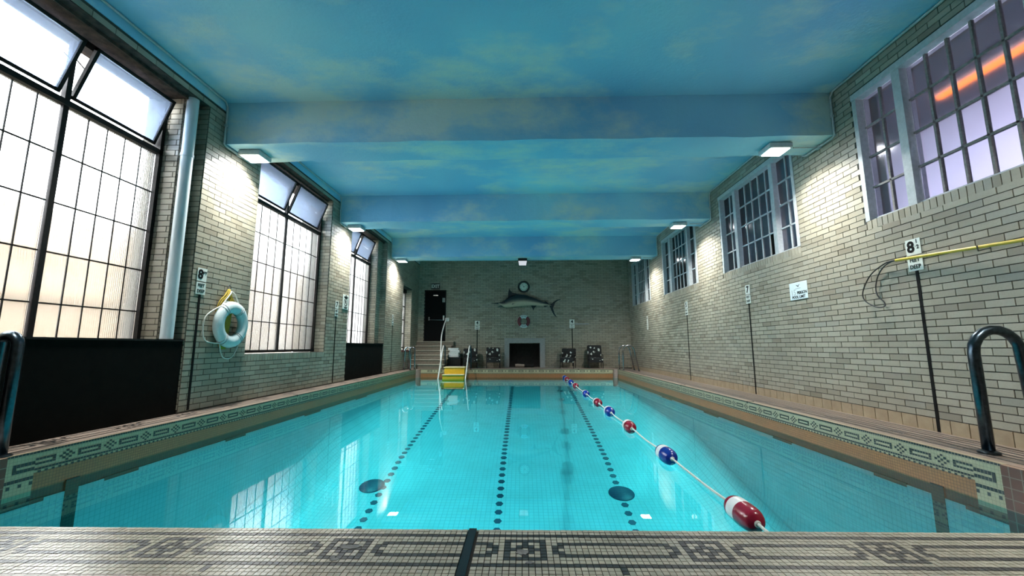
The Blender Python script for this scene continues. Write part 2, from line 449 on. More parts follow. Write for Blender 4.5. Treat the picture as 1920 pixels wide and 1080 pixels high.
# ---- left wall: piers, two deep window recesses, one flush window, one slit
SOF = 4.10
REC = ((2.45, 5.15), (9.95, 12.65))                # recesses between piers
REC_WIN = ((2.72, 4.94), (10.10, 12.31))           # window openings at the back of the recesses
W2 = (6.30, 8.85); SLIT = (14.50, 15.65)
mb = MB()
holes = [(a, b, -1.2, SOF) for a, b in REC]+[(*W2, .72, SOF), (*SLIT, .70, 2.98)]
slab_with_holes(mb, 0, -4.45, XL, YF-.3, YB+.3, -.6, ZC+.1, holes)
holes2 = [(a, b, .60, SOF) for a, b in REC_WIN]+[(*W2, .72, SOF), (*SLIT, .70, 2.98)]
slab_with_holes(mb, 0, -4.95, -4.45, YF-.3, YB+.3, -.6, ZC+.1, holes2)
wall_left = mb.build('wall_left', 'mortar'); tag(wall_left, 'tan brick wall with piers and tall daylit windows', 'wall', kind='structure')
bk = Bricks(); X, Y, Z = Vector((1, 0, 0)), Vector((0, 1, 0)), Vector((0, 0, 1))
o = Vector((XL, 0, 0))
hf = [(a, b, -1, SOF) for a, b in REC]+[(*W2, .72-.11, SOF), (*SLIT, .70, 2.98)]
bk.face(o, Y, Z, X, YF, YB, .03, 4.19, hf)
yy = W2[0]
while yy < W2[1]-.03:                              # upright bricks under the flush window
    bk.add(o, Y, Z, X, yy+.004, yy+.072-.004, .61+.005, .72); yy += .0728
for (a, b), (c, d) in zip(REC, REC_WIN):
    bk.face(Vector((-4.45, 0, 0)), Y, Z, X, d, b, .06, SOF)
    bk.face(Vector((-4.45, 0, 0)), Y, Z, X, a, c, .06, SOF)
    bk.face(Vector((0, b, 0)), X, Z, -Y, -4.45, XL, .06, SOF, shift=.065)
    bk.face(Vector((0, d, 0)), X, Z, -Y, -4.80, -4.45, .60, SOF, shift=.05)
bk.face(Vector((0, W2[1], 0)), X, Z, -Y, -4.60, XL, .72, SOF, shift=.03)
bk.face(Vector((0, SLIT[1], 0)), X, Z, -Y, -4.60, XL, .70, 2.98, shift=.03)
bk.finish(wall_left, 300)
mb = MB()
for (a, b) in REC+(W2,):                           # rusted steel soffit over each opening
    mb.box(-4.93, XL-.004, a+.01, b-.01, SOF-.012, SOF+.02); mb.box(XL-.12, XL-.10, a+.01, b-.01, SOF-.05, SOF)
mb.build('lintel_soffit', 'rust', wall_left)
mb = MB(); mb.box(XL-.02, XL+.012, YF, YB, 4.195, ZC); mb.build('painted_cornice', 'painted_sky', wall_left)

# ---- right wall
RWIN = ((2.63, 5.11), (6.35, 8.83), (10.10, 12.60), (13.93, 16.22)); RZ0, RZ1 = 2.37, 4.05
mb = MB(); slab_with_holes(mb, 0, XR, XR+.32, YF-.3, YB+.3, -.6, ZC+.1, [(a, b, RZ0, RZ1) for a, b in RWIN])
wall_right = mb.build('wall_right', 'mortar'); tag(wall_right, 'long tan brick wall under a row of high white windows', 'wall', kind='structure')
bk = Bricks(); o = Vector((XR, 0, 0))
bk.face(o, Y, Z, -X, YF, YB, .095, ZC, [(a, b, RZ0-.115, RZ1) for a, b in RWIN])
for a, b in RWIN:
    yy = a
    while yy < b-.03: bk.add(o, Y, Z, -X, yy+.004, min(yy+.072, b)-.004, RZ0-.115+.005, RZ0); yy += .0728
bk.finish(wall_right, 300)
yy = YF; i = 0
while yy < YB:
    ob = bpy.data.objects.new('base_tile', BASE_MESH); COL.objects.link(ob); ob.parent = wall_right
    ob.matrix_basis = Matrix(((0, 0, -.010, XR), (.172, 0, 0, yy+.09), (0, .150, 0, .015), (0, 0, 0, 1))); yy += .18

# ---- back wall
FIRE = (-.56, .66, -.2, .967); DOOR = (-4.02, -3.142, 1.035, 3.118)
mb = MB(); slab_with_holes(mb, 1, YB, YB+.3, XL-.6, XR+.3, -.6, ZC+.1, [FIRE, DOOR])
wall_back = mb.build('wall_back', 'mortar'); tag(wall_back, 'dim tan brick end wall with door, clock and fireplace', 'wall', kind='structure')
bk = Bricks(); bk.face(Vector((0, YB, 0)), X, Z, -Y, XL, XR, .0, ZC, [FIRE, DOOR]); bk.finish(wall_back, 300)
mb = MB(); mb.box(FIRE[0]-.02, FIRE[1]+.02, YB+.55, YB+.6, -.2, 1.1); mb.box(FIRE[0]-.06, FIRE[0], YB+.02, YB+.6, -.2, 1.1); mb.box(FIRE[1], FIRE[1]+.06, YB+.02, YB+.6, -.2, 1.1)
mb.box(FIRE[0], FIRE[1], YB+.02, YB+.6, .967, 1.1); mb.build('firebox', 'soot', wall_back)
# ---- wall behind the viewer
mb = MB(); mb.box(XL-.6, XR+.3, YF-.3, YF, -.6, ZC+.1)
tag(mb.build('wall_front', 'brick'), 'plain tan brick wall at the near end of the hall', 'wall', kind='structure')

# ---- ceiling with beams
mb = MB(); mb.box(-4.96, XR+.3, YF-.3, YB+.3, ZC, ZC+.25)
ceiling = mb.build('ceiling', 'painted_sky'); tag(ceiling, 'ceiling painted as blue sky with pale clouds', 'ceiling', kind='structure')
for y0, y1 in BEAMS:
    mb = MB(); nx = 28
    def wob(i, s): return .006*math.sin(i*1.1+s)+.004*math.sin(i*2.3+s*2)
    P = [[(XL+.0+(XR-XL)*i/nx, y+wob(i, q), z+wob(i, q+2)*.8) for q, (y, z) in enumerate(((y0, ZC+.02), (y0, ZB), (y1, ZB), (y1, ZC+.02)))] for i in range(nx+1)]
    for i in range(nx):
        for q in range(3): mb.quad(P[i][q], P[i+1][q], P[i+1][q+1], P[i][q+1])
    mb.quad(*P[0]); mb.quad(*P[-1]); mb.build('beam', 'painted_sky', ceiling)

# ---- deck
mb = MB(); e = near_edge
NL, NR = e(PXL), e(PXR)
zt = -.003
mb.hexa([(XL-.5, YF, Z0), (XR+.1, YF, Z0), (XR+.1, e(XR), Z0), (XL-.5, e(XL), Z0)], [(XL-.5, YF, zt), (XR+.1, YF, zt), (XR+.1, e(XR), zt), (XL-.5, e(XL), zt)])
floor = mb.build('floor', 'grout'); tag(floor, 'mosaic tiled pool deck around the water', 'floor', kind='structure')
mb = MB()   # right side falls slightly towards the wall, left side rises to it
E1 = PXR+.03; mb.hexa([(E1, NR-.3, -.6), (XR+.02, NR-.3, -.6), (XR+.02, YB, -.6), (E1, YB, -.6)], [(E1, NR-.3, 0), (XR+.02, NR-.3, -.045), (XR+.02, YB, -.045), (E1, YB, 0)])
mb.build('side_deck', 'deck_tile_warm', floor)
mb = MB()
E1 = PXL-.03; mb.hexa([(XL-.5, NL-.3, -.6), (E1, NL-.3, -.6), (E1, YB, -.6), (XL-.5, YB, -.6)], [(XL-.5, NL-.3, .036), (E1, NL-.3, 0), (E1, YB, 0), (XL-.5, YB, .036)])
mb.build('side_deck', 'deck_tile', floor)
mb = MB(); mb.box(PXL-.02, PXR+.02, PYB+.03, YB+.5, -.6, .0005); mb.build('far_deck', 'deck_tile', floor)
mb = MB(); mb.hexa([(XL, YF, -.5), (XR, YF, -.5), (XR, e(XR)-.40, -.5), (XL, e(XL)-.40, -.5)], [(XL, YF, .0), (XR, YF, .0), (XR, e(XR)-.40, .0), (XL, e(XL)-.40, .0)])
mb.build('near_deck', 'deck_tile_warm', floor)

# ---- mosaic pattern: rows count from the pool edge, columns along it
TP = .025
def dark_cell(r, c):
    if r in (2, 12): return True
    k = c % 30
    if k < 7:                                       # square medallion, rows 4..10
        if not 4 <= r <= 10: return False
        if r in (4, 10) or k in (0, 6): return True
        i, j = r-5, k-1
        return abs(i-2)+abs(j-2) in (1, 2) and not (abs(i-2) == 1 and abs(j-2) == 1 and False) and not (i, j) == (2, 2)
    h = k-8; m_ = 20-h
    h = min(h, m_)
    if h < 0: return False
    if h == 0: return r in (6, 7, 8)
    if h == 1: return r in (5, 6, 8, 9)
    return r in (5, 9)
class Pieces:
    def __init__(s): s.i = []
def mosaic_near():
    tl, td = unit_piece('mosaic_tile', 'mosaic_light'), unit_piece('mosaic_tile', 'mosaic_dark')
    cells = []
    off = .004-3.5*TP                               # a medallion sits at x = 0.004
    for c in range(-110, 108):
        x = off+(c+.5)*TP
        if abs(x+.236) < .032: continue             # the black strip
        for r in range(16):
            y = e(x)-(r+.5)*TP
            d = dark_cell(r, c) if r < 15 else False
            if r in (13, 14) and c in (18, -46): d = True
            p = project((x, y, 0)); s = 0
            if p and 0 < p[0] < 1920 and 985 < p[1] < 1080: s = F_PX*TP/((Vector((x, y, 0))-Vector((0, 0, CAM_H))).dot(CF))
            cells.append((s, x, y, d))
    cells.sort(key=lambda q: -q[0])
    ml, md = MB(), MB()
    for i, (s, x, y, d) in enumerate(cells):
        dz = random.uniform(-.0006, .0006)+.0005; g = TP-.0032
        if i < 300 and s > 0:
            ob = bpy.data.objects.new('mosaic_tile', td if d else tl); COL.objects.link(ob); ob.parent = floor
            ob.location = (x, y, -.003); ob.scale = (g, g, .003+dz)
        else:
            mb = md if d else ml; t = random.random()*.99+.005
            a = g/2; T = [(x-a, y-a, dz), (x+a, y-a, dz), (x+a, y+a, dz), (x-a, y+a, dz)]; B = [(p[0], p[1], -.003) for p in T]
            mb.quad(*T, tint=t)
            for k in range(4): mb.quad(B[k], B[(k+1) % 4], T[(k+1) % 4], T[k], tint=t)
    ml.build('mosaic_field', 'mosaic_light', floor, fix=False, kind='stuff'); md.build('mosaic_pattern', 'mosaic_dark', floor, fix=False, kind='stuff')
mosaic_near()
mb = MB()                                           # rounded lip of the near edge
mb.tube([(x/10, e(x/10)-.004, -.012) for x in range(-40, 36)], .0125, 8); mb.build('coping_lip', 'mosaic_light', floor, smooth=True)
mb = MB(); mb.hexa([(-.254, 1.2, -.003), (-.219, 1.2, -.003), (-.219, e(-.22)+.004, -.003), (-.254, e(-.25)+.004, -.003)], [(-.254, 1.2, .004), (-.219, 1.2, .004), (-.219, e(-.22)+.004, .004), (-.254, e(-.25)+.004, .004)])
mb.build('joint_strip', 'rubber_strip', floor, label='black rubber joint strip')
for cx, cy_, rx, ry, sd in ((-.735, 1.862, .05, .022, 1), (-.01, 1.835, .028, .024, 5), (-.755, 1.758, .02, .014, 9), (.02, 1.752, .02, .010, 12)):
    rnd = random.Random(sd); mb = MB()
    ring = [(cx+rx*math.cos(a)*rnd.uniform(.7, 1.15), cy_+ry*math.sin(a)*rnd.uniform(.65, 1.15), .0022) for a in [i*math.pi/9 for i in range(18)]]
    mb.extrude([(p[0], p[1], -.001) for p in ring], (0, 0, .0034)); mb.build('mortar_patch', 'mortar_patch', floor)
def deck_lines(side):
    """dark inlay of the same border along a long side"""
    mb = MB()
    for c in range(0, 540):
        y = 2.1+(c+.5)*TP
        if y > PYB: break
        for r in range(2, 13):
            if not dark_cell(r, c): continue
            w = PXR-PXL
            if side > 0: x = PXR+.10+(r+.5)*TP; z = -.045*(x-PXR-.03)/(XR+.02-PXR-.03)
            else:
                if r > 9: continue
                x = PXL-.055-(r+.5)*TP; z = .036*(PXL-.03-x)/(PXL-.03-XL+.5)
            a = TP/2-.0015; z += .0012
            mb.quad((x-a, y-a, z), (x+a, y-a, z), (x+a, y+a, z), (x-a, y+a, z))
    mb.build('deck_inlay', 'mosaic_dark', floor, fix=False, kind='stuff')
deck_lines(1); deck_lines(-1)
mb = MB()                                           # broad dark border courses on the wide side deck
for q, wd in ((.17, .03), (.30, .045), (.42, .03), (.53, .045), (.64, .03), (.74, .045)):
    def dz_(x): return -.045*(x-PXR-.03)/(XR+.02-PXR-.03)
    xa, xb = PXR+q, PXR+q+wd
    mb.hexa([(xa, 2.2, dz_(xa)-.01), (xb, 2.2, dz_(xb)-.01), (xb, YB-.05, dz_(xb)-.01), (xa, YB-.05, dz_(xa)-.01)], [(xa, 2.2, dz_(xa)+.002), (xb, 2.2, dz_(xb)+.002), (xb, YB-.05, dz_(xb)+.002), (xa, YB-.05, dz_(xa)+.002)])
mb.build('border_course', 'mosaic_dark', floor, kind='stuff')
mb = MB()
for y, in ((6.6,), (9.3,), (12.4,)):
    mb.box(PXR-.004, PXR+.10, y-.008, y+.008, -.03, .003); mb.box(PXL-.08, PXL+.004, y+.7, y+.716, -.03, .004)
for x in (2.02, -1.95): mb.box(x-.03, x+.03, PYB-.006, PYB+.1, -.02, .004)
mb.build('expansion_joint', 'rubber_strip', floor)

# ---- pool basin
FL = ((1.9, -2.45), (4.2, -2.22), (6.6, -1.80), (8.6, -1.36), (10.5, -1.12), (13.5, -.78), (15.5, -.60))
def floor_z(y):
    for (a, p), (b, q) in zip(FL, FL[1:]):
        if a <= y <= b: return p+(q-p)*(y-a)/(b-a)
    return FL[-1][1]
mb = MB(); ys_ = [1.75+i*(PYB+.05-1.75)/46 for i in range(47)]
def cove(y):
    z = floor_z(max(1.9, y)); r = min(.75, (-.42-z)*.8); L_, R_ = [], []
    for k in range(9):
        t = math.pi/2*k/8                            # 0 at the wall, 90 degrees at the floor
        L_.append((PXL+.001+r*(1-math.cos(t)), y, z+r*(1-math.sin(t)))); R_.append((PXR-.001-r*(1-math.cos(t)), y, z+r*(1-math.sin(t))))
    return L_+R_[::-1]
S_ = [cove(y) for y in ys_]; K_ = len(S_[0])
for row in S_: mb.v += row
for i in range(len(ys_)-1):
    for j in range(K_-1): mb.f.append((i*K_+j, i*K_+j+1, (i+1)*K_+j+1, (i+1)*K_+j)); mb.tint.append(0)
basin = mb.build('pool_basin', 'pool_floor_tile', smooth='all', fix=False, kind='structure'); tag(basin, 'sloping white tiled floor of the swimming pool', 'pool basin', kind='structure')
G1 = -.39                              # dark gutter band around the waterline
def side_band(x, s):
    """pool side wall at x; s points outwards (+1 right, -1 left)"""
    y0 = 3.2
    def strip(y0, y1, z0, z1, m_, nm, dx=0): MB().box(*sorted((x+s*.045, x-s*dx)), y0, y1, z0, z1).build(nm, m_, basin)
    strip(1.9, PYB, Z0, G1, 'pool_tile_x', 'underwater_wall')
    strip(y0, PYB, G1, -.312, 'green_tile_x', 'gutter_band', -.012)
    strip(y0, PYB, -.312, -.168, 'tan_tile_x', 'tan_band', -.006)
    strip(y0, PYB, -.168, .0, 'band_tile_x', 'patterned_band', 0)
    d = MB()
    def cell(r, yc, ln=1, tv=.0185):
        z1 = -r*tv-.001; xx = x-s*.0035
        d.quad((xx, yc-TP*ln/2+.0015, z1-tv+.002), (xx, yc+TP*ln/2-.0015, z1-tv+.002), (xx, yc+TP*ln/2-.0015, z1), (xx, yc-TP*ln/2+.0015, z1))
    n_ = int((PYB-y0)/TP)
    diam = {(0, 4), (1, 3), (1, 5), (2, 2), (2, 4), (2, 6), (3, 3), (3, 5), (4, 4)}
    for c in range(n_):
        yc = y0+(c+.5)*TP; k = c % 15
        cell(0, yc)
        if c < 8:
            if c >= 2:
                cell(2.6, yc, tv=.028); cell(4.2, yc, tv=.028)
            if c == 2: cell(3.4, yc, tv=.028)
            cell(6.6, yc, tv=.028)
            if c % 3 == 1: cell(8.1, yc, tv=.028)
            continue
        cell(7.2, yc)
        if c % 2: cell(8.4, yc)
        if k < 5:
            for r in (2, 3, 4, 5, 6):
                if (k, r) in diam: cell(r, yc)
        elif 6 <= k <= 13:
            cell(3, yc); cell(5, yc)
            if k in (6, 13): cell(4, yc)
    d.build('band_pattern', 'mosaic_dark', basin, fix=False, kind='stuff')
    # glazed end panel and the stripe that runs down into the water
    strip(3.2, 3.40, -.34, -.0005, 'band_tile_x', 'end_panel', .002)
    strip(3.66, 3.77, -2.6, -.30, 'green_tile_x', 'depth_stripe', .003)
    for (ya, yb) in ((3.2, 3.5), (4.0, 4.35), (5.6, 6.0), (7.6, 8.2), (9.9, 10.6)):
        strip(ya, yb, G1-.022, G1+.01, 'green_tile_x', 'gutter_step', .002)
    # brown tiled corner block nearer than the pattern
    MB().box(*sorted((x-s*.015, x+s*.10)), 3.06, 3.2, -1.0, -.002).build('corner_block', 'brown_tile_x', basin)
    MB().box(*sorted((x+s*.06, x+s*.10)), 2.0, 3.06, -1.0, -.002).build('ladder_recess', 'brown_tile_x', basin)
    MB().box(*sorted((x-s*.015, x+s*.10)), 2.0, 2.90, -1.0, -.002).build('corner_block', 'brown_tile_x', basin)
side_band(PXR, 1); side_band(PXL, -1)
# far end
MB().box(PXL-.1, PXR+.1, PYB, PYB+.1, Z0, G1).build('underwater_wall', 'pool_tile_y', basin)
MB().box(PXL, PXR, PYB+.008, PYB+.1, G1, -.312).build('gutter_band', 'green_tile_y', basin)
MB().box(PXL, PXR, PYB+.004, PYB+.1, -.312, -.16).build('tan_band', 'tan_tile_y', basin)
MB().box(PXL, PXR, PYB, PYB+.1, -.16, .0).build('patterned_band', 'band_tile_y', basin)
d = MB(); xx = PXL+.4
while xx < PXR-.4:
    for (a, b, z0, z1) in ((0, .17, -.055, -.04), (0, .17, -.10, -.085), (0, .02, -.10, -.04), (.15, .17, -.10, -.04), (.245, .285, -.085, -.055)):
        d.box(xx+a, xx+b, PYB-.002, PYB, z0, z1)
    xx += .375
d.box(PXL, PXR, PYB-.002, PYB, -.152, -.14); d.box(PXL, PXR, PYB-.002, PYB, -.022, -.006)
d.build('band_pattern', 'mosaic_dark', basin, kind='stuff')
MB().box(PXL-.1, PXR+.1, 1.75, 1.9, Z0, -.01).build('underwater_wall', 'pool_tile_y', basin)
for x, s in ((PXR, 1), (PXL, -1)):                  # rounded brown columns in the far corners
    mb = MB(); prof = [(.15, -1.0), (.15, -.02), (.14, -.004), (.0, .002)]
    mb.lathe(prof, 24, c=(x, PYB, 0)); mb.build('corner_column', 'post_tile', basin, smooth=True)
# lane dots
dm = MB(); dm.extrude([(.062*math.cos(i*math.pi/3), .062*math.sin(i*math.pi/3), -.004) for i in range(6)], (0, 0, .008)); DOT = dm.mesh('lane_dot', 'dot_tile')
for x in (-2.45, -.40, 1.62):
    y = 5.6
    while y < 15.3:
        o = bpy.data.objects.new('lane_dot', DOT); COL.objects.link(o); o.parent = basin
        sl = (floor_z(y+.1)-floor_z(y-.1))/.2; o.location = (x, y, floor_z(y)+.003); o.rotation_euler = (math.atan(sl), 0, 0); y += .215
for x, y in ((-2.66, 7.58), (1.64, 7.42)):
    sl = (floor_z(y+.1)-floor_z(y-.1))/.2
    mb = MB(); mb.lathe([(0, .012), (.20, .012), (.215, .004), (.215, -.01)], 32)
    o = mb.build('floor_drain', 'dot_tile', basin, smooth=True); o.location = (x, y, floor_z(y)+.004); o.rotation_euler = (math.atan(sl), 0, 0)
# water
mb = MB(); mb.quad((PXL-.07, e(PXL)-.02, ZW), (PXR+.07, e(PXR)-.02, ZW), (PXR+.07, PYB+.03, ZW), (PXL-.07, PYB+.03, ZW))
water = mb.build('pool_water', 'water'); tag(water, 'clear turquoise water filling the swimming pool', 'water', kind='structure')

# ---- left windows
def pane_box(name, x, y0, y1, z0, z1, m_, parent, th=.006): return MB().box(x-th/2, x+th/2, y0, y1, z0, z1).build(name, m_, parent)
ROWZ = (.755, 1.262, 1.768, 2.272, 2.777, 3.282)
def left_window(name, label, x, y0, y1, mid, zlo, cols):
    w = thing(name, label, 'window', (0, 0, 0), kind='structure')
    fr = MB(); fr.box(x-.05, x+.05, y0, y0+.055, zlo, SOF-.012); fr.box(x-.05, x+.05, y1-.055, y1, zlo, SOF-.012)
    fr.box(x-.05, x+.05, y0, y1, SOF-.09, SOF-.012); fr.box(x-.045, x+.055, y0, y1, zlo, zlo+.045); fr.build('window_frame', 'black_frame', w)
    mu = MB(); mu.box(x-.03, x+.022, mid-.026, mid+.026, zlo, SOF-.02); mu.build('mullion', 'black_frame', w)
    tr = MB(); tr.box(x-.04, x+.05, y0, y1, 3.285, 3.345); tr.build('transom', 'black_frame', w)
    zs = [max(z, zlo+.03) for z in ROWZ]
    for a, b in ((y0+.055, mid-.035), (mid+.035, y1-.055)):
        cw = (b-a)/cols
        for k in range(1, len(zs)-1): MB().box(x-.008, x+.009, a, b, zs[k]-.007, zs[k]+.007).build('glazing_bar', 'black_frame', w)
        for c in range(1, cols): MB().box(x-.007, x+.008, a+c*cw-.004, a+c*cw+.004, zs[0], zs[-1]).build('glazing_bar', 'black_frame', w)
        for k in range(len(zs)-1):
            if zs[k+1]-zs[k] < .05: continue
            for c in range(cols): pane_box('pane', x, a+c*cw+.004, a+(c+1)*cw-.004, zs[k]+.005, zs[k+1]-.005, 'fluted_glass', w)
        # tilted-in top sash, pivoted near its foot
        H = SOF-.10-3.38; ang = math.radians(20)
        def tp(u, v, t):                            # u along the sash, v up it, t outwards from its face
            vv = v-.10
            return (x+.01+vv*math.sin(ang)+t*math.cos(ang), u, 3.40+.10+vv*math.cos(ang)-t*math.sin(ang))
        def bar(m_, u0, u1, v0, v1, t0, t1): m_.hexa([tp(u0, v0, t0), tp(u1, v0, t0), tp(u1, v0, t1), tp(u0, v0, t1)], [tp(u0, v1, t0), tp(u1, v1, t0), tp(u1, v1, t1), tp(u0, v1, t1)])
        f = MB(); A, B = a+.02, b-.02
        bar(f, A, B, 0, .035, -.02, .02); bar(f, A, B, H-.035, H, -.02, .02); bar(f, A, A+.035, 0, H, -.02, .02); bar(f, B-.035, B, 0, H, -.02, .02)
        sash = f.build('hopper_sash', 'black_frame', w)
        g = MB(); bar(g, A+.03, B-.03, .03, H-.03, -.003, .003); g.build('sash_pane', 'sash_glass', sash)
        st = MB()
        for yy in (A+.01, B-.01): st.tube([tp(yy, H*.55, 0), (x-.02, yy, 3.40+H*.72)], .008, 6)
        st.build('stay_arm', 'black_frame', w)
    return w
left_window('window_1', 'tall black framed window above the large black panel nearest the viewer', -4.70, 2.72, 4.94, 3.82, .62, 5)
left_window('window_2', 'tall black framed window beside the hanging white life ring', -4.54, 6.30, 8.85, 7.56, .735, 5)
left_window('window_3', 'narrower looking tall window above the smaller far black panel', -4.70, 10.10, 12.31, 11.22, .62, 5)
w = thing('window_4', 'small slit window near the steps in the far corner', 'window', kind='structure')
x = -4.52; f = MB(); y0, y1 = SLIT
f.box(x-.03, x+.012, y0, y0+.05, .70, 2.98); f.box(x-.03, x+.012, y1-.03, y1, .70, 2.98); f.box(x-.04, x+.05, y0, y1, 2.84, 2.98); f.build('window_frame', 'black_frame', w)
for k in range(4):
    z = .80+k*.51; MB().box(x-.02, x+.01, y0+.05, y1-.05, z-.02, z+.02).build('glazing_bar', 'black_frame', w)
    for c in range(2): pane_box('pane', x, y0+.05+c*.525, y0+.05+(c+1)*.525, z+.02, z+.49, 'fluted_glass', w)
MB().box(x-.04, XL+.02, y0, y1, .64, .70).build('window_sill', 'red_sill', w)

# ---- right windows
RLAB = ('high white window nearest the viewer, partly out of the picture', 'high white window with one black missing pane', 'high white window third along the brick wall', 'high white window closest to the dim end wall')
def right_window(i, y0, y1, label):
    w = thing('window_%d' % (5+i), label, 'window', kind='structure'); x = XR+.09
    f = MB(); fx0, fx1 = XR-.012, XR+.16
    f.box(fx0, fx1, y0, y0+.06, RZ0, RZ1); f.box(fx0, fx1, y1-.06, y1, RZ0, RZ1); f.box(fx0-.01, fx1, y0, y1, RZ1-.07, RZ1+.01); f.box(fx0+.05, fx1, y0, y1, RZ0, RZ0+.03)
    f.build('window_frame', 'white_paint', w)
    p1, p2 = y0+.61, y1-.61
    for p in (p1, p2): MB().box(XR+.005, XR+.15, p-.05, p+.05, RZ0, RZ1-.05).build('mullion', 'white_paint', w)
    zs = [RZ0+.03+(RZ1-.07-RZ0-.03)*k/4 for k in range(5)]
    for a, b, nc in ((y0+.06, p1-.05, 2), (p1+.05, p2-.05, 5), (p2+.05, y1-.06, 2)):
        cw = (b-a)/nc
        for k in range(1, 4): MB().box(x-.018, x+.018, a, b, zs[k]-.012, zs[k]+.012).build('glazing_bar', 'putty' if i == 0 else 'white_paint', w)
        for c in range(1, nc): MB().box(x-.018, x+.018, a+c*cw-.012, a+c*cw+.012, zs[0], zs[-1]).build('glazing_bar', 'putty' if i == 0 else 'white_paint', w)
        for k in range(4):
            for c in range(nc):
                if i == 1 and k == 0 and nc == 5 and c == 0:
                    pane_box('pane', x, a, a+cw, zs[0], zs[1], 'black_paint', w)['label'] = 'blacked out pane'
                    continue
                pane_box('pane', x, a+c*cw+.008, a+(c+1)*cw-.008, zs[k]+.008, zs[k+1]-.008, 'frosted_glass', w)
for i, (a, b) in enumerate(RWIN): right_window(i, a, b, RLAB[i])

# ---- corridor behind the high windows, yard outside the tall ones
mb = MB(); mb.box(6.7, 6.8, .5, YB, 1.2, 4.42); mb.box(4.62, 6.8, .5, .6, 1.2, 5.0)
cor = mb.build('wall_corridor', 'corridor_wall', kind='structure'); tag(cor, 'pale lavender corridor wall seen through the high windows', 'wall', kind='structure')
mb = MB(); mb.box(4.62, 6.8, .5, YB, 4.42, 4.6); mb.box(4.62, 6.8, .5, YB, 1.1, 1.2); mb.box(4.62, 6.8, YB, YB+.1, 1.1, 4.6); mb.build('corridor_slab', 'corridor_dark', cor)
lamp = thing('corridor_light', 'orange tube light blurred behind the nearest high window', 'lamp', (5.6, 4.75, 4.12))
MB().box(-.05, .05, -.6, .6, .05, .09).build('housing', 'white_paint', lamp); MB().tube([(0, -.55, .02), (0, .55, .02)], .04, 8).build('tube', 'orange_tube', lamp)
MB().tube([(0, -.4, .09), (0, -.4, .30)], .008, 6).build('hanger', 'white_paint', lamp); MB().tube([(0, .4, .09), (0, .4, .30)], .008, 6).build('hanger', 'white_paint', lamp)
corridor_fill = thing('corridor_light', 'added unseen fill light brightening the corridor wall behind the nearest high window', 'lamp', (4.63, 4.6, 1.9))  # added fill, hidden below the sill, brightens the lavender wall behind the panes
MB().box(0, .06, -2.1, 2.1, 0, .24).build('housing', 'white_paint', corridor_fill); MB().box(.06, .07, -2.0, 2.0, .02, .22).build('fill_panel', 'corridor_fill_glow', corridor_fill)
mb = MB(); mb.box(-9.4, -9.0, -8, 16.0, -1, 3.55)
for z in (.9, 1.75, 2.55, 3.3): mb.box(-9.03, -8.9, -8, 16.0, z, z+.12)
tag(mb.build('wall_yard', 'exterior_wall', kind='structure'), 'beige wall blurred outside the tall windows', 'wall', kind='structure')
mb = MB(); mb.box(-40, -4.95, -25, 45, -1.2, -1); tag(mb.build('ground', 'exterior_ground', kind='structure'), 'grey yard outside the tall windows', 'ground', kind='structure')

# ---- steps and door
st = thing('stairs', 'pale stone steps rising to the dark exit door', 'steps', kind='structure')
for k in range(6):
    zt = 1.035*(k+1)/6; y0 = 15.62+k*.19
    x1 = -2.98+.035*k if k < 5 else -2.78
    MB().box(XL+.012, x1, y0, YB-.008, zt-.1725, zt-.03).build('step', 'step_riser', st)
    MB().box(XL+.012, x1+.012, y0-.025, YB-.008, zt-.03, zt).build('nosing', 'step_stone', st)
dr = thing('door_1', 'black metal exit door with push bar above the steps', 'door', kind='structure')
x0, x1, z0, z1 = DOOR
MB().box(x0+.03, x1-.03, YB+.05, YB+.10, z0+.01, z1-.03).build('door_leaf', 'door_metal', dr)
f = MB(); f.box(x0, x0+.035, YB-.02, YB+.12, z0, z1); f.box(x1-.035, x1, YB-.02, YB+.12, z0, z1); f.box(x0, x1, YB-.02, YB+.12, z1-.035, z1); f.build('door_frame', 'black_frame', dr)
MB().box(x0, x1, YB+.12, YB+.14, z0, z1).build('backing', 'black_paint', dr)
zb = 1.90; f = MB(); f.tube([(x0+.19, YB+.005, zb), (x1-.11, YB+.005, zb-.01)], .014, 8); f.build('push_bar', 'steel', dr, smooth=True)
f = MB(); f.box(x0+.16, x0+.22, YB+.0, YB+.05, zb-.03, zb+.12); f.build('bar_bracket', 'steel', dr); f = MB(); f.box(x1-.12, x1-.07, YB-.01, YB+.05, zb-.02, zb+.17); f.build('bar_bracket', 'white_rail', dr)
MB().box(x0+.34, x0+.54, YB+.03, YB+.05, 2.885, 2.925).build('name_plate', 'steel', dr)
MB().box(x1-.16, x1-.05, YB+.03, YB+.05, 2.62, 2.80).build('notice', 'stone', dr)

# ================================================================== OBJECTS
# ---- flood lights under the beams
def flood(x, y, label):
    t = thing('flood_light', label, 'light', (x, y, ZB), group='flood lights under the beams')
    hs = MB().bevel_box(-.16, .16, -.15, .15, -.085, -.012, .012).build('housing', 'white_paint', t, smooth=True)
    MB().box(-.05, .05, -.05, .05, -.02, .006).build('mounting_plate', 'steel', t)
    MB().box(-.13, .13, -.12, .12, -.093, -.085).build('lens', 'flood_lens', hs)
    d = bpy.data.lights.new('flood_beam', 'AREA'); d.shape = 'RECTANGLE'; d.size = .26; d.size_y = .24; d.energy = FLOOD_W; d.color = (1, .98, .93); d.spread = 2.35
    o = bpy.data.objects.new('flood_beam', d); COL.objects.link(o); o.parent = t; o.location = (0, 0, -.10)
for y, wd in ((5.75, 'nearest'), (9.55, 'middle'), (13.35, 'farthest')):
    flood(-4.0, y, 'bright flood light under the %s beam on the tall window side' % wd)
    flood(3.66, y, 'bright flood light under the %s beam on the high window side' % wd)
flood(-4.0, 1.95, 'flood light under the beam overhead on the tall window side'); flood(3.66, 1.95, 'flood light under the beam overhead on the high window side')
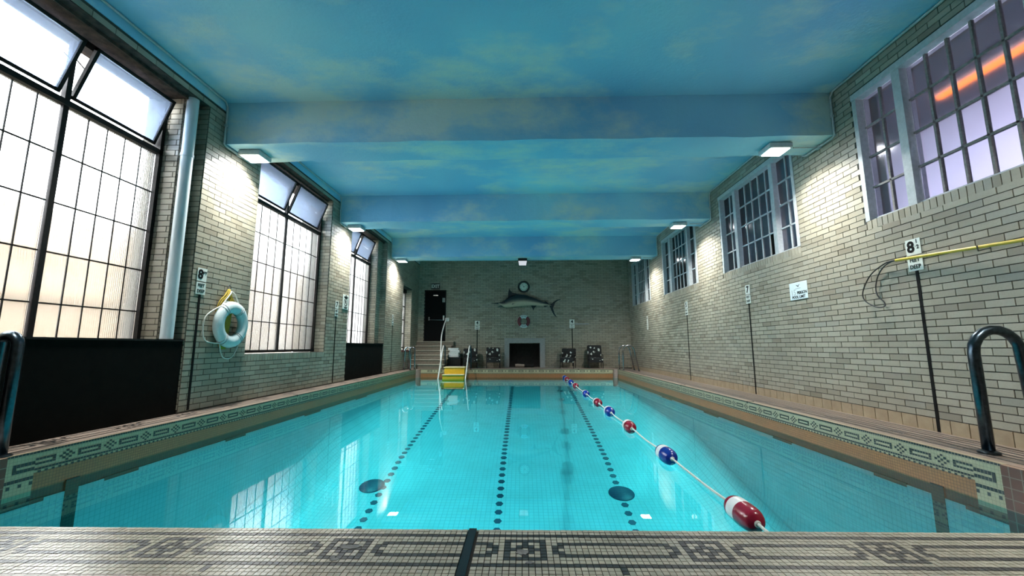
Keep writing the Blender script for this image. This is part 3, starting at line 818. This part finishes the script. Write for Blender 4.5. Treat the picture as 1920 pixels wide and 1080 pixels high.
t = thing('spot_light', 'black boxed flood light hanging under the middle of the far beam', 'light', (-.01, 13.42, ZB))
MB().bevel_box(-.15, .15, -.10, .10, -.10, .0, .01).build('housing', 'black_plastic', t)
f = MB(); f.hexa([(-.13, -.10, -.26), (.13, -.10, -.26), (.14, .06, -.22), (-.14, .06, -.22)], [(-.16, -.16, -.09), (.16, -.16, -.09), (.15, .06, -.09), (-.15, .06, -.09)]); f.build('reflector_shell', 'black_plastic', t)
f = MB(); f.hexa([(-.115, -.118, -.245), (.115, -.118, -.245), (.115, -.105, -.245), (-.115, -.105, -.245)], [(-.14, -.170, -.105), (.14, -.170, -.105), (.14, -.150, -.105), (-.14, -.150, -.105)]); f.build('lens', 'dim_lens', t)

# ---- conduits
def conduit(x, label, dz):
    p = [(x, 2.35, ZC-dz)]
    for y0, y1 in BEAMS[1:]:
        p += [(x, y0-.08, ZC-dz), (x, y0-.025, ZC-dz-.06), (x, y0-.025, ZB-.01), (x, y0+.03, ZB-.03), (x, y1-.05, ZB-.03), (x, y1+.03, ZB), (x, y1+.03, ZC-dz-.05), (x, y1+.10, ZC-dz)]
    p += [(x, YB-.02, ZC-dz)]
    t = thing('electrical_conduit', label, 'conduit')
    MB().tube(p, .014, 8).build('pipe_run', 'white_paint', t, smooth=True)
    for y0, y1 in BEAMS[1:]:
        MB().bevel_box(x-.022, x+.022, y0+.25, y0+.33, ZB-.055, ZB-.005, .006).build('junction_box', 'white_paint', t)
        s = -1 if x > 0 else 1
        MB().tube([(x, y0+.29, ZB-.03), (x+s*.36 if x > 0 else x+.07, y0+.29, ZB-.03)], .010, 6).build('branch', 'white_paint', t, smooth=True)
        MB().box(x-.018, x+.018, y0-.04, y0-.005, ZB+.25, ZB+.28).build('clip', 'white_paint', t)
conduit(XR-.025, 'white conduit following the beams along the high window wall', .025)
conduit(XL+.035, 'white conduit following the beams along the tall window wall', .025)

# ---- downpipe
t = thing('drain_pipe', 'thick pale blue pipe standing beside the nearest tall window', 'pipe', (-4.365, 4.975, .93))
MB().tube([(0, 0, 0), (0, 0, ZC-.936)], .068, 20).build('pipe', 'pipe_paint', t, smooth=True)
MB().tube([(0, 0, 2.35), (0, 0, 2.39)], .074, 20).build('pipe_collar', 'pipe_paint', t, smooth=True)

# ---- black panels below windows 1 and 3
def black_panel(y0, y1, label):
    t = thing('black_panel', label, 'panel', (XL, y0, .02))
    MB().box(-.10, -.01, 0, y1-y0, 0, .89).build('board', 'black_paint', t)
    MB().box(-.42, .0, 0, y1-y0, .885, .905).build('top_ledge', 'black_frame', t)
black_panel(2.47, 5.13, 'large matte black panel under the nearest tall window')
black_panel(9.97, 12.63, 'smaller looking matte black panel under the far tall window')

# ---- depth markers
def depth_marker(basis, loc, zfoot, num, sup, label, width=.16, feet=True, bar=0):
    """loc is the middle of the sign top edge; zfoot the foot of the black line"""
    t = thing('depth_marker', label, 'depth marker', loc, group='pool depth markers', basis=basis)
    off = BD+.004
    np_ = MB().box(-width/2, width/2, -.175, 0, off, off+.006).build('number_plate', 'sign_white', t)
    tp_ = MB().box(-width/2, width/2, -.35, -.19, off, off+.006).build('text_plate', 'sign_white', t)
    z = off+.0075
    text(num, .17, (-.028 if sup else 0, -.09, z), 'sign_black', np_, 'numeral', .006)
    if sup: text(sup, .062, (.045, -.065, z), 'sign_black', np_, 'numeral', .001)
    text('FEET', .062, (0, -.232, z), 'sign_black', tp_, 'lettering', .001, .9); text('DEEP', .062, (0, -.308, z), 'sign_black', tp_, 'lettering', .001, .9)
    h = loc[2]-.35-zfoot
    MB().box(-.018, .018, -.35-h, -.35, off-.003, off+.001).build('depth_line', 'sign_black', t)
    return t
t = depth_marker(ON_RIGHT, (XR, 4.545, 2.0), -.05, '8', '1\n 2', 'eight and a half feet depth sign behind the yellow pole', .17)
MB().box(.022, .06, -.088, -.084, .019, .0195).build('fraction_bar', 'sign_black', t)
depth_marker(ON_RIGHT, (XR, 7.93, 1.99), -.04, '7', '', 'seven feet depth sign on the wall below the high windows')
depth_marker(ON_RIGHT, (XR, 10.93, 1.99), -.03, '5', '', 'five feet depth sign on the wall below the high windows')
depth_marker(ON_LEFT, (XL, 5.30, 1.87), .04, '8', 'FT', 'eight feet depth sign on the pier beside the white life ring')
depth_marker(ON_LEFT, (XL, 9.31, 1.87), .04, '7', '', 'seven feet depth sign between the second and third tall windows')
depth_marker(ON_LEFT, (XL, 13.42, 1.87), .04, '5', '', 'faint five feet depth sign before the slit window')
depth_marker(ON_BACK, (-1.855, YB, 1.86), .05, '4', '', 'four feet depth sign left of the fireplace above a chair', .20)
t = depth_marker(ON_BACK, (1.96, YB, 1.90), .05, '4', '', 'four feet depth sign right of the fireplace above a chair', .20)
MB().box(.12, .68, -.20, -.15, .008, .03).build('towel_bar', 'stone', t)
t = thing('depth_marker', 'narrow four feet depth sign near the far pool ladder without a line', 'depth marker', (XR, 14.40, 1.86), group='pool depth markers', basis=ON_RIGHT)
MB().box(-.07, .07, -.46, 0, .010, .016).build('plate', 'sign_white', t); text('4', .14, (0, -.07, .0175), 'sign_black', t, 'numeral', .005)
for k, s in enumerate('FEET'): text(s, .07, (0, -.175-.075*k, .0175), 'sign_black', t, 'lettering', .002)

# ---- pool limit sign
t = thing('wall_sign', 'white person pool limit sign between two depth markers', 'sign', (XR, 6.49, 1.69), basis=ON_RIGHT)
MB().bevel_box(-.205, .205, -.135, .135, .010, .017, .003).build('plate', 'sign_pale', t); z = .018
text('15', .13, (-.115, -.025, z), 'sign_grey', t, 'numeral'); text('PERSON', .062, (.085, -.035, z), 'sign_black', t, 'lettering', .0015); text('POOL LIMIT', .058, (0, -.098, z), 'sign_black', t, 'lettering', .0015)
f = MB(); f.extrude([(-.045, .095, z), (-.01, .085, z), (.0, .07, z), (.02, .09, z), (.05, .098, z), (.02, .08, z), (.008, .055, z), (-.012, .07, z)], (0, 0, .001)); f.build('emblem', 'sign_black', t)
MB().box(-.06, .06, .034, .042, z, z+.001).build('emblem_line', 'sign_grey', t)

# ---- no diving sign, sticking off the pier edge
t = thing('wall_sign', 'white sign with a crossed circle at the pier edge by the third tall window', 'sign', (XL, 9.76, 1.905), basis=ON_LEFT)
MB().bevel_box(-.165, .165, -.19, .16, .010, .022, .004).build('plate', 'sign_white', t); z = .0225
MB().box(-.10, .10, .075, .115, z, z+.001).build('print_line', 'sign_black', t); MB().box(-.03, .05, .125, .148, z, z+.001).build('print_line', 'sign_black', t)
MB().torus(.085, .011, (0, -.02, z), 32, 6, rz=.001).build('forbidden_ring', 'sign_black', t)
f = MB(); f.extrude([(-.065, .032, z), (-.055, .045, z), (.065, -.072, z), (.055, -.085, z)], (0, 0, .001)); f.build('slash', 'sign_black', t)
f = MB(); f.extrude([(-.015, .03, z), (.02, .02, z), (.025, -.03, z), (-.005, -.065, z), (-.03, -.03, z)], (0, 0, .0012)); f.build('diver_figure', 'sign_black', t)
for k in (0, 1): MB().box(-.09+.02*k, .09-.02*k, -.145-.025*k, -.130-.025*k, z, z+.001).build('print_line', 'sign_black', t)

# ---- leaf skimmer hung on the wall
t = thing('pool_skimmer', 'yellow pole with a bare black net hoop hung on brick wall', 'pool skimmer', (XR-.06, 4.72, 1.80))
MB().tube([(0, 0, 0), (-.03, -1.14, -.075), (-.05, -2.6, -.17)], .0165, 10).build('pole', 'yellow_pole', t, smooth=True)
MB().tube([(0, .06, .004), (0, 0, .0)], .010, 8).build('hoop_socket', 'black_plastic', t)
def arc(pts, n=8):
    out = []
    P_ = [Vector(p) for p in pts]; P_ = [P_[0]]+P_+[P_[-1]]
    for i in range(1, len(P_)-2):
        a, b, c, d = P_[i-1:i+3]
        for k in range(n):
            q = k/n; out.append(.5*((2*b)+(c-a)*q+(2*a-5*b+4*c-d)*q*q+(3*b-3*c+d-a)*q**3))
    out.append(P_[-2]); return out
hp = arc([(0, .05, .004), (.0, .16, -.01), (-.01, .34, -.10), (-.01, .47, -.25), (-.01, .50, -.36), (-.01, .44, -.44), (.0, .32, -.505), (.01, .235, -.50), (.02, .245, -.45), (.025, .33, -.36), (.03, .345, -.25), (.03, .29, -.12), (.02, .18, -.03), (.0, .05, .0)], 6)
MB().tube(hp, .0075, 6).build('net_hoop', 'black_plastic', t, smooth=True)
for y in (-.9, -2.2):
    MB().tube([(.06, y, -.07), (-.06, y, -.10), (-.065, y, -.05)], .006, 6).build('wall_hook', 'steel', t, smooth=True)

# ---- white life ring with rope
t = thing('life_ring', 'large white life ring hung with yellow rope on the pier', 'life ring', (XL, 5.82, 1.15), basis=ON_LEFT)
MB().torus(.245, .085, (0, 0, .095), 48, 16, rz=.06).build('ring', 'ring_foam', t, smooth='all')
for a in (55, 130, 235, 310):
    A = math.radians(a)
    for da in (-.07, .07):
        pts = []
        for k in range(13):
            B = 2*math.pi*k/12; R = .245+.088*math.cos(B); pts.append((R*math.cos(A+da), R*math.sin(A+da), .095+.063*math.sin(B)))
        MB().tube(pts, .004, 5).build('binding', 'stone', t, smooth='all')
gl_ = []
for k in range(4):
    A0 = math.radians((55, 130, 235, 310)[k]); A1 = math.radians((130, 235, 310, 415)[k]); r1 = (.34, .46, .43, .36)[k]
    pts = arc([(.33*math.cos(A0), .33*math.sin(A0), .09), (r1*math.cos(A0+(A1-A0)*.35), r1*math.sin(A0+(A1-A0)*.35)-.03, .06), (r1*math.cos(A0+(A1-A0)*.68), r1*math.sin(A0+(A1-A0)*.68)-.05*(k > 0), .06), (.33*math.cos(A1), .33*math.sin(A1), .09)], 6)
    MB().tube(pts, .0085, 7).build('grab_rope', 'rope_white', t, smooth='all')
MB().tube(arc([(-.12, .32, .06), (-.03, .44, .07), (.01, .475, .05), (.07, .43, .07), (.19, .28, .06)]), .009, 7).build('hanging_loop', 'rope_white', t, smooth='all')
rp = MB(); rnd = random.Random(3)
for k in range(26):
    a = -.24+.34*k/25; b = a*.28+rnd.uniform(-.02, .02)
    rp.tube(arc([(b*.3, .50+rnd.uniform(-.01, .01), .03), (b, .42, .02+rnd.uniform(0, .04)), (a*.85+.02, .30+rnd.uniform(-.02, .05), .02+rnd.uniform(0, .03)), (a*.9, .16, .02), (a*.8, .0, .015), (a*.5, -.2+rnd.uniform(-.06, .06), .02), (a*.25, -.35, .02)], 3), .008, 5)
rp.build('coiled_rope', 'rope_yellow', t, smooth='all')
MB().torus(.032, .006, (0, .535, .02), 16, 6).build('wall_hook', 'steel', t, smooth='all')

# ---- pool ladders: grab rails
def grab_rail(parent, x_in, x_out, y, ht, m_, r=.04, dive=False, zo=0.0):
    s = 1 if x_out > x_in else -1; w = abs(x_out-x_in); rr = min(.2, w*.45); pts = []
    pts.append((x_in, y, -.02))
    pts.append((x_in, y, ht-rr))
    for k in range(1, 9):
        a = math.pi*k/8*.90
        pts.append((x_in+s*rr*(1-math.cos(a)), y, ht-rr+rr*math.sin(a)))
    pts.append((x_out, y, zo-.02))
    o = MB().tube(pts, r, 12).build('grab_rail', m_, parent, smooth='all')
    for xx, zz in ((x_in, 0), (x_out, zo)):
        MB().lathe([(r*1.75, zz-.01), (r*1.75, zz+.008), (r*1.05, zz+.02), (r*.9, zz+.02)], 20, c=(xx, y, 0)).build('rail_flange', m_, parent, smooth=True)
t = thing('pool_ladder', 'dark steel pool ladder rail on the deck nearest the viewer at the pole side', 'pool ladder', group='pool ladders')
grab_rail(t, 3.70, 4.12, 3.54, .97, 'dark_steel', .039, zo=-.04); grab_rail(t, 3.70, 4.12, 2.95, .97, 'dark_steel', .039, zo=-.04)
t = thing('pool_ladder', 'dark steel pool ladder rail in front of the large black panel', 'pool ladder', group='pool ladders')
grab_rail(t, -4.03, -4.20, 3.22, .93, 'dark_steel', .039, zo=.02); grab_rail(t, -4.03, -4.20, 2.66, .93, 'dark_steel', .039, zo=.02)
t = thing('pool_ladder', 'steel pool ladder with two arched rails in the far high window corner', 'pool ladder', group='pool ladders')
grab_rail(t, 3.50, 4.04, 15.42, .86, 'steel', .022, zo=-.03); grab_rail(t, 3.50, 4.04, 14.80, .86, 'steel', .022, zo=-.03)
t = thing('pool_ladder', 'steel pool ladder with two arched rails below the slit window', 'pool ladder', group='pool ladders')
grab_rail(t, -3.99, -4.22, 15.30, .80, 'steel', .024, zo=.02); grab_rail(t, -3.99, -4.22, 14.72, .80, 'steel', .024, zo=.02)

# ---- rails at the yellow steps and stair handrail
def entry_rail(x, label):
    t = thing('entry_rail', label, 'hand rail', group='white rails beside the yellow steps')
    MB().tube(arc([(x, 14.55, -.75), (x, 14.95, -.30), (x+.03, 15.30, .40), (x+.05, 15.44, .74), (x+.06, 15.54, .85)], 6), .024, 10).build('front_leg', 'white_rail', t, smooth='all')
    MB().tube(arc([(x+.06, 15.54, .85), (x+.07, 15.64, .87), (x+.075, 15.73, .79), (x+.08, 15.78, .4), (x+.08, 15.80, 0)], 6), .024, 10).build('rear_leg', 'dark_steel', t, smooth='all')
entry_rail(-3.04, 'white pool entry rail between the steps and the yellow platform'); entry_rail(-2.06, 'white pool entry rail on the chair side of the yellow platform')
t = thing('stair_handrail', 'slim white handrail curving down from the wall beside the exit door', 'hand rail')
MB().tube(arc([(-3.07, YB-.03, 1.90), (-3.10, YB-.10, 1.90), (-3.13, 16.45, 1.75), (-3.17, 16.10, 1.28), (-3.13, 15.80, .80), (-3.09, 15.58, .45), (-3.06, 15.56, .02)], 6), .022, 10).build('rail', 'white_rail', t, smooth='all')
MB().bevel_box(-3.16, -3.0, YB-.05, YB-.008, 1.83, 1.98, .02).build('wall_bracket', 'white_rail', t)

# ---- yellow entry steps standing in the pool
t = thing('pool_steps', 'yellow plastic entry steps over the far pool edge', 'pool steps', (-2.53, 15.5, 0))
for k, (y0, y1, zt) in enumerate(((-.14, .34, .085), (-.42, -.14, -.165), (-.70, -.42, -.42))):
    w = .375+.01*k
    MB().bevel_box(-w, w, y0, y1 if k == 0 else y1+.02, (.004 if k == 0 else -.62), zt-.035, .012).build('riser_block', 'yellow_plastic', t, smooth=True)
    if k == 0: MB().bevel_box(-w, w, y0, -.012, -.30, .02, .01).build('riser_block', 'yellow_plastic', t, smooth=True)
    MB().bevel_box(-w-.015, w+.015, y0-.03, y1+.01, zt-.035, zt, .012).build('tread', 'cream_plastic', t, smooth=True)
MB().bevel_box(-.33, .31, .18, .33, .086, .10, .005).build('grip_strip', 'stone', t)

# ---- towel stand
t = thing('towel_stand', 'low black table holding towels beside the steps', 'table', (-2.69, 16.38, 0))
MB().bevel_box(-.27, .27, -.2, .2, .36, .42, .015).build('table_top', 'black_plastic', t, smooth=True)
for sx in (-1, 1):
    for sy in (-1, 1): MB().tube([(sx*.245, sy*.17, 0), (sx*.24, sy*.16, .37)], .022, 8).build('leg', 'black_plastic', t)
MB().box(-.25, .25, -.185, -.17, .12, .36).build('front_panel', 'black_plastic', t); MB().bevel_box(-.25, .25, -.17, .17, .10, .13, .01).build('shelf', 'black_plastic', t)
for k in range(4):
    tl = thing('folded_towel', ('bottom', 'second', 'third', 'top')[k]+' folded white towel of the stack on the black table', 'towel', (-2.70+.012*k*(-1)**k, 16.33, .42+.088*k), group='towels on the black table', rz=.03*(k-1.5))
    f = MB(); f.bevel_box(-.20, .20, -.15, .15, .0, .044, .02); f.build('lower_fold', 'towel', tl, smooth=True)
    f = MB(); f.bevel_box(-.195, .20, -.155, .15, .044, .087, .02); f.build('upper_fold', 'towel', tl, smooth=True)

# ---- chairs
def chair(x, y, rz, ht, label, cloth):
    t = thing('patio_chair', label, 'chair', (x, y, 0), group='floral patio chairs along the end wall', rz=rz)
    for sx in (-1, 1):
        MB().tube([(sx*.26, -.24, 0), (sx*.26, -.24, .50)], .015, 8).build('leg', 'black_plastic', t)
        MB().tube([(sx*.25, .20, 0), (sx*.26, .16, .30), (sx*.26, .24, ht-.05)], .015, 8).build('leg', 'black_plastic', t)
        MB().tube(arc([(sx*.26, -.26, .49), (sx*.27, -.1, .52), (sx*.26, .18, .50)], 4), .018, 8).build('armrest', 'black_plastic', t, smooth='all')
    MB().tube([(-.26, -.22, .27), (.26, -.22, .27)], .012, 8).build('seat_rail', 'black_plastic', t)
    sc_ = MB().bevel_box(-.27, .27, -.28, .18, .27, .41, .04).build('seat_cushion', cloth, t, smooth=True)
    f = MB(); f.bevel_box(-.275, .275, -.05, .06, 0, ht-.36, .04)
    b = f.build('back_cushion', cloth, t, smooth=True); b.location = (0, .15, .38); b.rotation_euler = (-.16, 0, 0)
    f = MB(); f.bevel_box(-.26, .26, -.03, .02, 0, .14, .012); b = f.build('seat_skirt', cloth, sc_, smooth=True); b.location = (0, -.27, .22)
chair(-2.05, 16.22, .14, .74, 'black floral patio chair partly behind the yellow steps and rail', 'floral_fabric')
chair(-1.17, 16.24, .10, .77, 'black floral patio chair just left of the fireplace', 'floral_fabric')
chair(1.72, 16.22, -.30, .74, 'black leaf patterned patio chair just right of the fireplace', 'leafy_fabric')
chair(2.77, 16.26, -.04, .85, 'tallest black floral patio chair nearest the far ladder', 'floral_fabric')

# ---- fireplace surround and log
t = thing('fireplace', 'grey stone fireplace surround on the end wall', 'fireplace', (0, YB, 0))
f0, f1, fz = -.752, .866, 1.158
MB().box(f0, FIRE[0], -.07, -.008, 0, fz-.19).build('jamb_stone', 'stone', t); MB().box(FIRE[1], f1, -.07, -.008, 0, fz-.19).build('jamb_stone', 'stone', t)
MB().box(f0, f1, -.07, -.008, fz-.19, fz-.03).build('lintel_stone', 'stone', t); MB().box(f0-.02, f1+.02, -.10, -.008, fz-.03, fz).build('mantel_shelf', 'stone', t)
f = MB(); f.box(f0, f0+.045, -.085, -.07, 0, fz-.03); f.box(f1-.045, f1, -.085, -.07, 0, fz-.03); f.box(f0, f1, -.085, -.07, fz-.075, fz-.03); f.build('outer_moulding', 'stone', t)
f = MB(); f.box(FIRE[0]-.04, FIRE[0], -.08, -.07, 0, .967); f.box(FIRE[1], FIRE[1]+.04, -.08, -.07, 0, .967); f.box(FIRE[0]-.04, FIRE[1]+.04, -.08, -.07, .967, 1.005); f.build('inner_moulding', 'stone', t)
for k, (x, y, z, l, a, lb) in enumerate(((-.14, YB+.06, .075, .36, .06, 'pale log lying at the front of the fireplace'), (.22, YB+.16, .06, .42, -.2, 'dark log behind the pale one in the fireplace'))):
    t = thing('fire_log', lb, 'log', (x, y, z), group='logs in the fireplace', rz=a)
    MB().tube([(-l/2, 0, 0), (-l/4, .01, .005), (l/4, 0, -.005), (l/2, 0, 0)], [.062, .068, .06, .055], 12).build('log', 'birch_log' if k == 0 else 'soot', t, smooth=True)
    MB().tube([(-l/2-.002, 0, 0), (-l/2+.004, 0, 0)], .05, 12).build('cut_end', 'step_stone' if k == 0 else 'soot', t)

# ---- end-wall things
t = thing('exit_sign', 'black exit sign with pale letters above the door', 'sign', (-3.585, YB, 3.265), basis=ON_BACK)
MB().bevel_box(-.18, .18, -.115, .115, .010, .05, .006).build('sign_box', 'black_plastic', t); text('EXIT', .19, (0, 0, .0515), 'sign_white', t, 'lettering', .004, .85)
t = thing('wall_clock', 'round wall clock with black rim above the mounted fish', 'clock', (.03, YB, 3.235), basis=ON_BACK)
MB().lathe([(0, .012), (.17, .012), (.17, .03), (0, .03)], 40).build('dial', 'clock_face', t)
MB().lathe([(.165, .010), (.24, .010), (.245, .03), (.225, .06), (.18, .055), (.165, .035), (.165, .010)], 48).build('rim', 'black_plastic', t, smooth=True)
for k in range(12):
    a = math.pi/6*k; f = MB(); w = .016; r0, r1 = .115, .152
    u = Vector((math.sin(a), math.cos(a), 0)); v = Vector((math.cos(a), -math.sin(a), 0)); z = Vector((0, 0, .031))
    f.extrude([u*r0-v*w/2+z, u*r0+v*w/2+z, u*r1+v*w/2+z, u*r1-v*w/2+z], (0, 0, .001)); f.build('hour_mark', 'sign_black', t)
for a, l, w, nm in ((math.radians(-33), .13, .016, 'minute_hand'), (math.radians(58), .125, .014, 'hour_hand')):
    u = Vector((math.sin(a), math.cos(a), 0)); v = Vector((math.cos(a), -math.sin(a), 0)); z = Vector((0, 0, .034)); f = MB()
    f.extrude([-u*.03-v*w/2+z, -u*.03+v*w/2+z, u*l+v*w/4+z, u*l-v*w/4+z], (0, 0, .002)); f.build(nm, 'sign_black', t)
t = thing('life_ring', 'small red and white life ring below the mounted fish', 'life ring', (.02, YB, 1.825), basis=ON_BACK)
for k in range(4):
    red = k in (0, 2); c = math.radians((0, 90, 180, 270)[k]); h = math.radians(54 if red else 36)
    MB().torus(.195, .065, (0, 0, .06), 14, 12, c-h, c+h, rz=.045).build('red_section' if red else 'white_section', 'ring_red' if red else 'ring_foam', t, smooth='all')
rnd = random.Random(5)
for sg in (1, -1):                                  # short marks painted on the white sections
    for k in range(4):
        a = math.radians(90*sg+(k-1.5)*15*-1); u = Vector((math.cos(a), math.sin(a), 0)); v = Vector((-math.sin(a), math.cos(a), 0)); z = Vector((0, 0, .1055)); f = MB()
        f.extrude([u*.172-v*.009+z, u*.172+v*.009+z, u*.215+v*.009+z, u*.215-v*.009+z], (0, 0, .001)); f.build('painted_mark', 'sign_black', t)
MB().tube(arc([(.26*math.cos(a), .26*math.sin(a), .05) for a in [2*math.pi*i/16 for i in range(17)]], 2), .008, 6).build('rope', 'rope_white', t, smooth='all')

# marlin: outline in picture units of the mounted fish, turned into wall metres
def fq(x, y): return ((920+x/6.75-981.0)/46.25, 3.118-((480+y/6.75)-544)*.0217)
m = mat('marlin_skin', (.05, .05, .06), .35); n = N(m); ca = n.new('ShaderNodeVertexColor', layer_name='Col'); n.color(n.mix(n.math('MULTIPLY', n.noise(18, 4), .35), ca.outputs[0], (.03, .03, .035)))
mat('marlin_fin', (.012, .013, .017), .4)
t = thing('mounted_marlin', 'mounted marlin with a long bill on the end wall', 'fish', (0, YB, 0))
secs = [(92, 606, 612), (120, 598, 622), (160, 582, 652), (190, 562, 662), (225, 535, 664), (275, 508, 660), (340, 495, 650), (420, 500, 640), (500, 522, 638), (570, 548, 640), (640, 580, 642), (700, 606, 640), (740, 622, 638), (765, 628, 640)]
mb = MB(); SEG = 16; cols = []
for x, yt, yb in secs:
    X0, zt = fq(x, yt); _, zb = fq(x, yb); zc, hz = (zt+zb)/2, (zt-zb)/2; dep = min(.13, hz*.62)
    for j in range(SEG):
        a = 2*math.pi*j/SEG; mb.v.append((X0, -.145+dep*math.cos(a), zc+hz*math.sin(a))); s_ = math.sin(a)
        cols.append((.014, .015, .02) if s_ > .15 else ((.12, .11, .09) if s_ > -.15 else (.50, .42, .30)))
for i in range(len(secs)-1):
    for j in range(SEG): mb.f.append((i*SEG+j, i*SEG+(j+1) % SEG, (i+1)*SEG+(j+1) % SEG, (i+1)*SEG+j)); mb.tint.append(0)
mb.f.append(tuple(range(SEG))); mb.f.append(tuple((len(secs)-1)*SEG+j for j in reversed(range(SEG)))); mb.tint += [0, 0]
body = mb.build('body', 'marlin_skin', t, smooth='all')
va = body.data.color_attributes.new('Col', 'FLOAT_COLOR', 'POINT')
for i, c in enumerate(cols): va.data[i].color = (*c, 1)
def fin(pts, nm, th=.018, y=-.145, m_='marlin_fin'):
    MB().extrude([(*[fq(*p)[0]], y-th/2, fq(*p)[1]) for p in pts], (0, th, 0)).build(nm, m_, t)
a, b = fq(100, 608), fq(5, 610); MB().tube([(a[0], -.145, a[1]), ((a[0]+b[0])/2, -.145, (a[1]+b[1])/2), (b[0], -.145, b[1])], [.022, .014, .004], 8).build('bill', 'marlin_fin', t, smooth='all')
a, b, c = fq(170, 645), fq(130, 642), fq(92, 656); MB().tube([(a[0], -.145, a[1]), (b[0], -.145, b[1]), (c[0], -.145, c[1])], [.035, .022, .005], 8).build('lower_jaw', 'marlin_fin', t, smooth='all')
fin([(222, 545), (224, 480), (235, 420), (250, 448), (275, 475), (330, 488), (400, 500), (470, 512), (470, 530), (400, 520), (300, 520)], 'dorsal_fin')
fin([(505, 632), (525, 665), (542, 700), (552, 670), (585, 636)], 'anal_fin'); fin([(665, 636), (680, 657), (725, 645), (720, 634)], 'small_fin'); fin([(675, 596), (692, 582), (720, 604), (735, 620)], 'small_fin')
fin([(735, 632), (770, 615), (800, 588), (840, 564), (888, 558), (878, 566), (838, 582), (812, 606), (795, 650), (785, 672), (798, 720), (812, 755), (832, 778), (812, 776), (785, 740), (762, 690), (748, 655)], 'tail_fin')
fin([(268, 632), (285, 606), (330, 588), (388, 584), (340, 600), (300, 616)], 'pectoral_fin', .012, -.255)
a = fq(215, 600); MB().lathe([(0, -.008), (.016, -.006), (.02, 0), (0, .004)], 12, axis='y', c=(a[0]-.12, -.255, a[1])).build('eye', 'sign_black', body)
MB().tube([(-.25, -.02, 2.42), (-.25, -.14, 2.42)], .012, 6).build('wall_mount', 'steel', t); MB().tube([(.45, -.02, 2.40), (.45, -.14, 2.40)], .012, 6).build('wall_mount', 'steel', t)

# ---- lane rope and floats
FLOATS = [(3.005, 'red', 'nearest red float with white band on the lane rope'), (4.53, 'blue', 'nearest blue float with white band on the lane rope'), (6.046, 'red', 'second red float from the near end of the lane rope'),
          (7.40, 'blue', 'second blue float from the near end of the lane rope'), (8.536, 'red', 'third red float from the near end of the lane rope'), (10.09, 'blue', 'third blue float from the near end of the lane rope'),
          (12.05, 'red', 'fourth red float from the near end of the lane rope'), (13.25, 'blue', 'fourth blue float from the near end of the lane rope'), (14.45, 'red', 'farthest red float on the lane rope'), (15.15, 'blue', 'farthest blue float on the lane rope')]
LX = 1.475; ZF = -.275
t = thing('lane_rope', 'thin white rope stretched along the pool through the floats', 'rope')
pts = []
ys = [2.07]+[f[0] for f in FLOATS]+[PYB]
for a, b in zip(ys, ys[1:]):
    for k in range(8):
        q = k/8; pts.append((LX+.004*math.sin(a*3+k), a+(b-a)*q, ZF+.012-.018*math.sin(math.pi*q)))
pts.append((LX, PYB, ZF))
MB().tube(pts, .0095, 8).build('rope', 'rope_white', t, smooth='all')
MB().torus(.02, .005, (LX, PYB-.012, ZF), 12, 6).build('end_ring', 'steel', t)
for k, (y, c, lb) in enumerate(FLOATS):
    t = thing('lane_float', lb, 'pool float', (LX, y, ZF), group='floats on the lane rope', rz=.03*math.sin(k*2.1))
    L, R = .175, .082
    def prof(a, b, nn=8):
        out = []
        for i in range(nn+1):
            h = a+(b-a)*i/nn; q = h/L; out.append((R*max(0.0, 1-abs(q)**4.0)**.40, h))
        return out
    for nm, a, b, m_ in (('near_cap', -L, -.012, 'float_'+c), ('white_band', -.012, .085, 'float_white'), ('far_cap', .085, L, 'float_'+c)):
        cap = MB().lathe(prof(a, b, 10), 28, axis='y').build(nm, m_, t, smooth='all')
        if nm == 'near_cap': near_cap = cap
    MB().torus(.014, .008, (0, 0, 0), 14, 8).build('rope_eye', 'rope_white', near_cap, smooth='all').matrix_basis = Matrix.Translation((0, -L+.004, 0)) @ Matrix.Rotation(math.pi/2, 4, 'X')
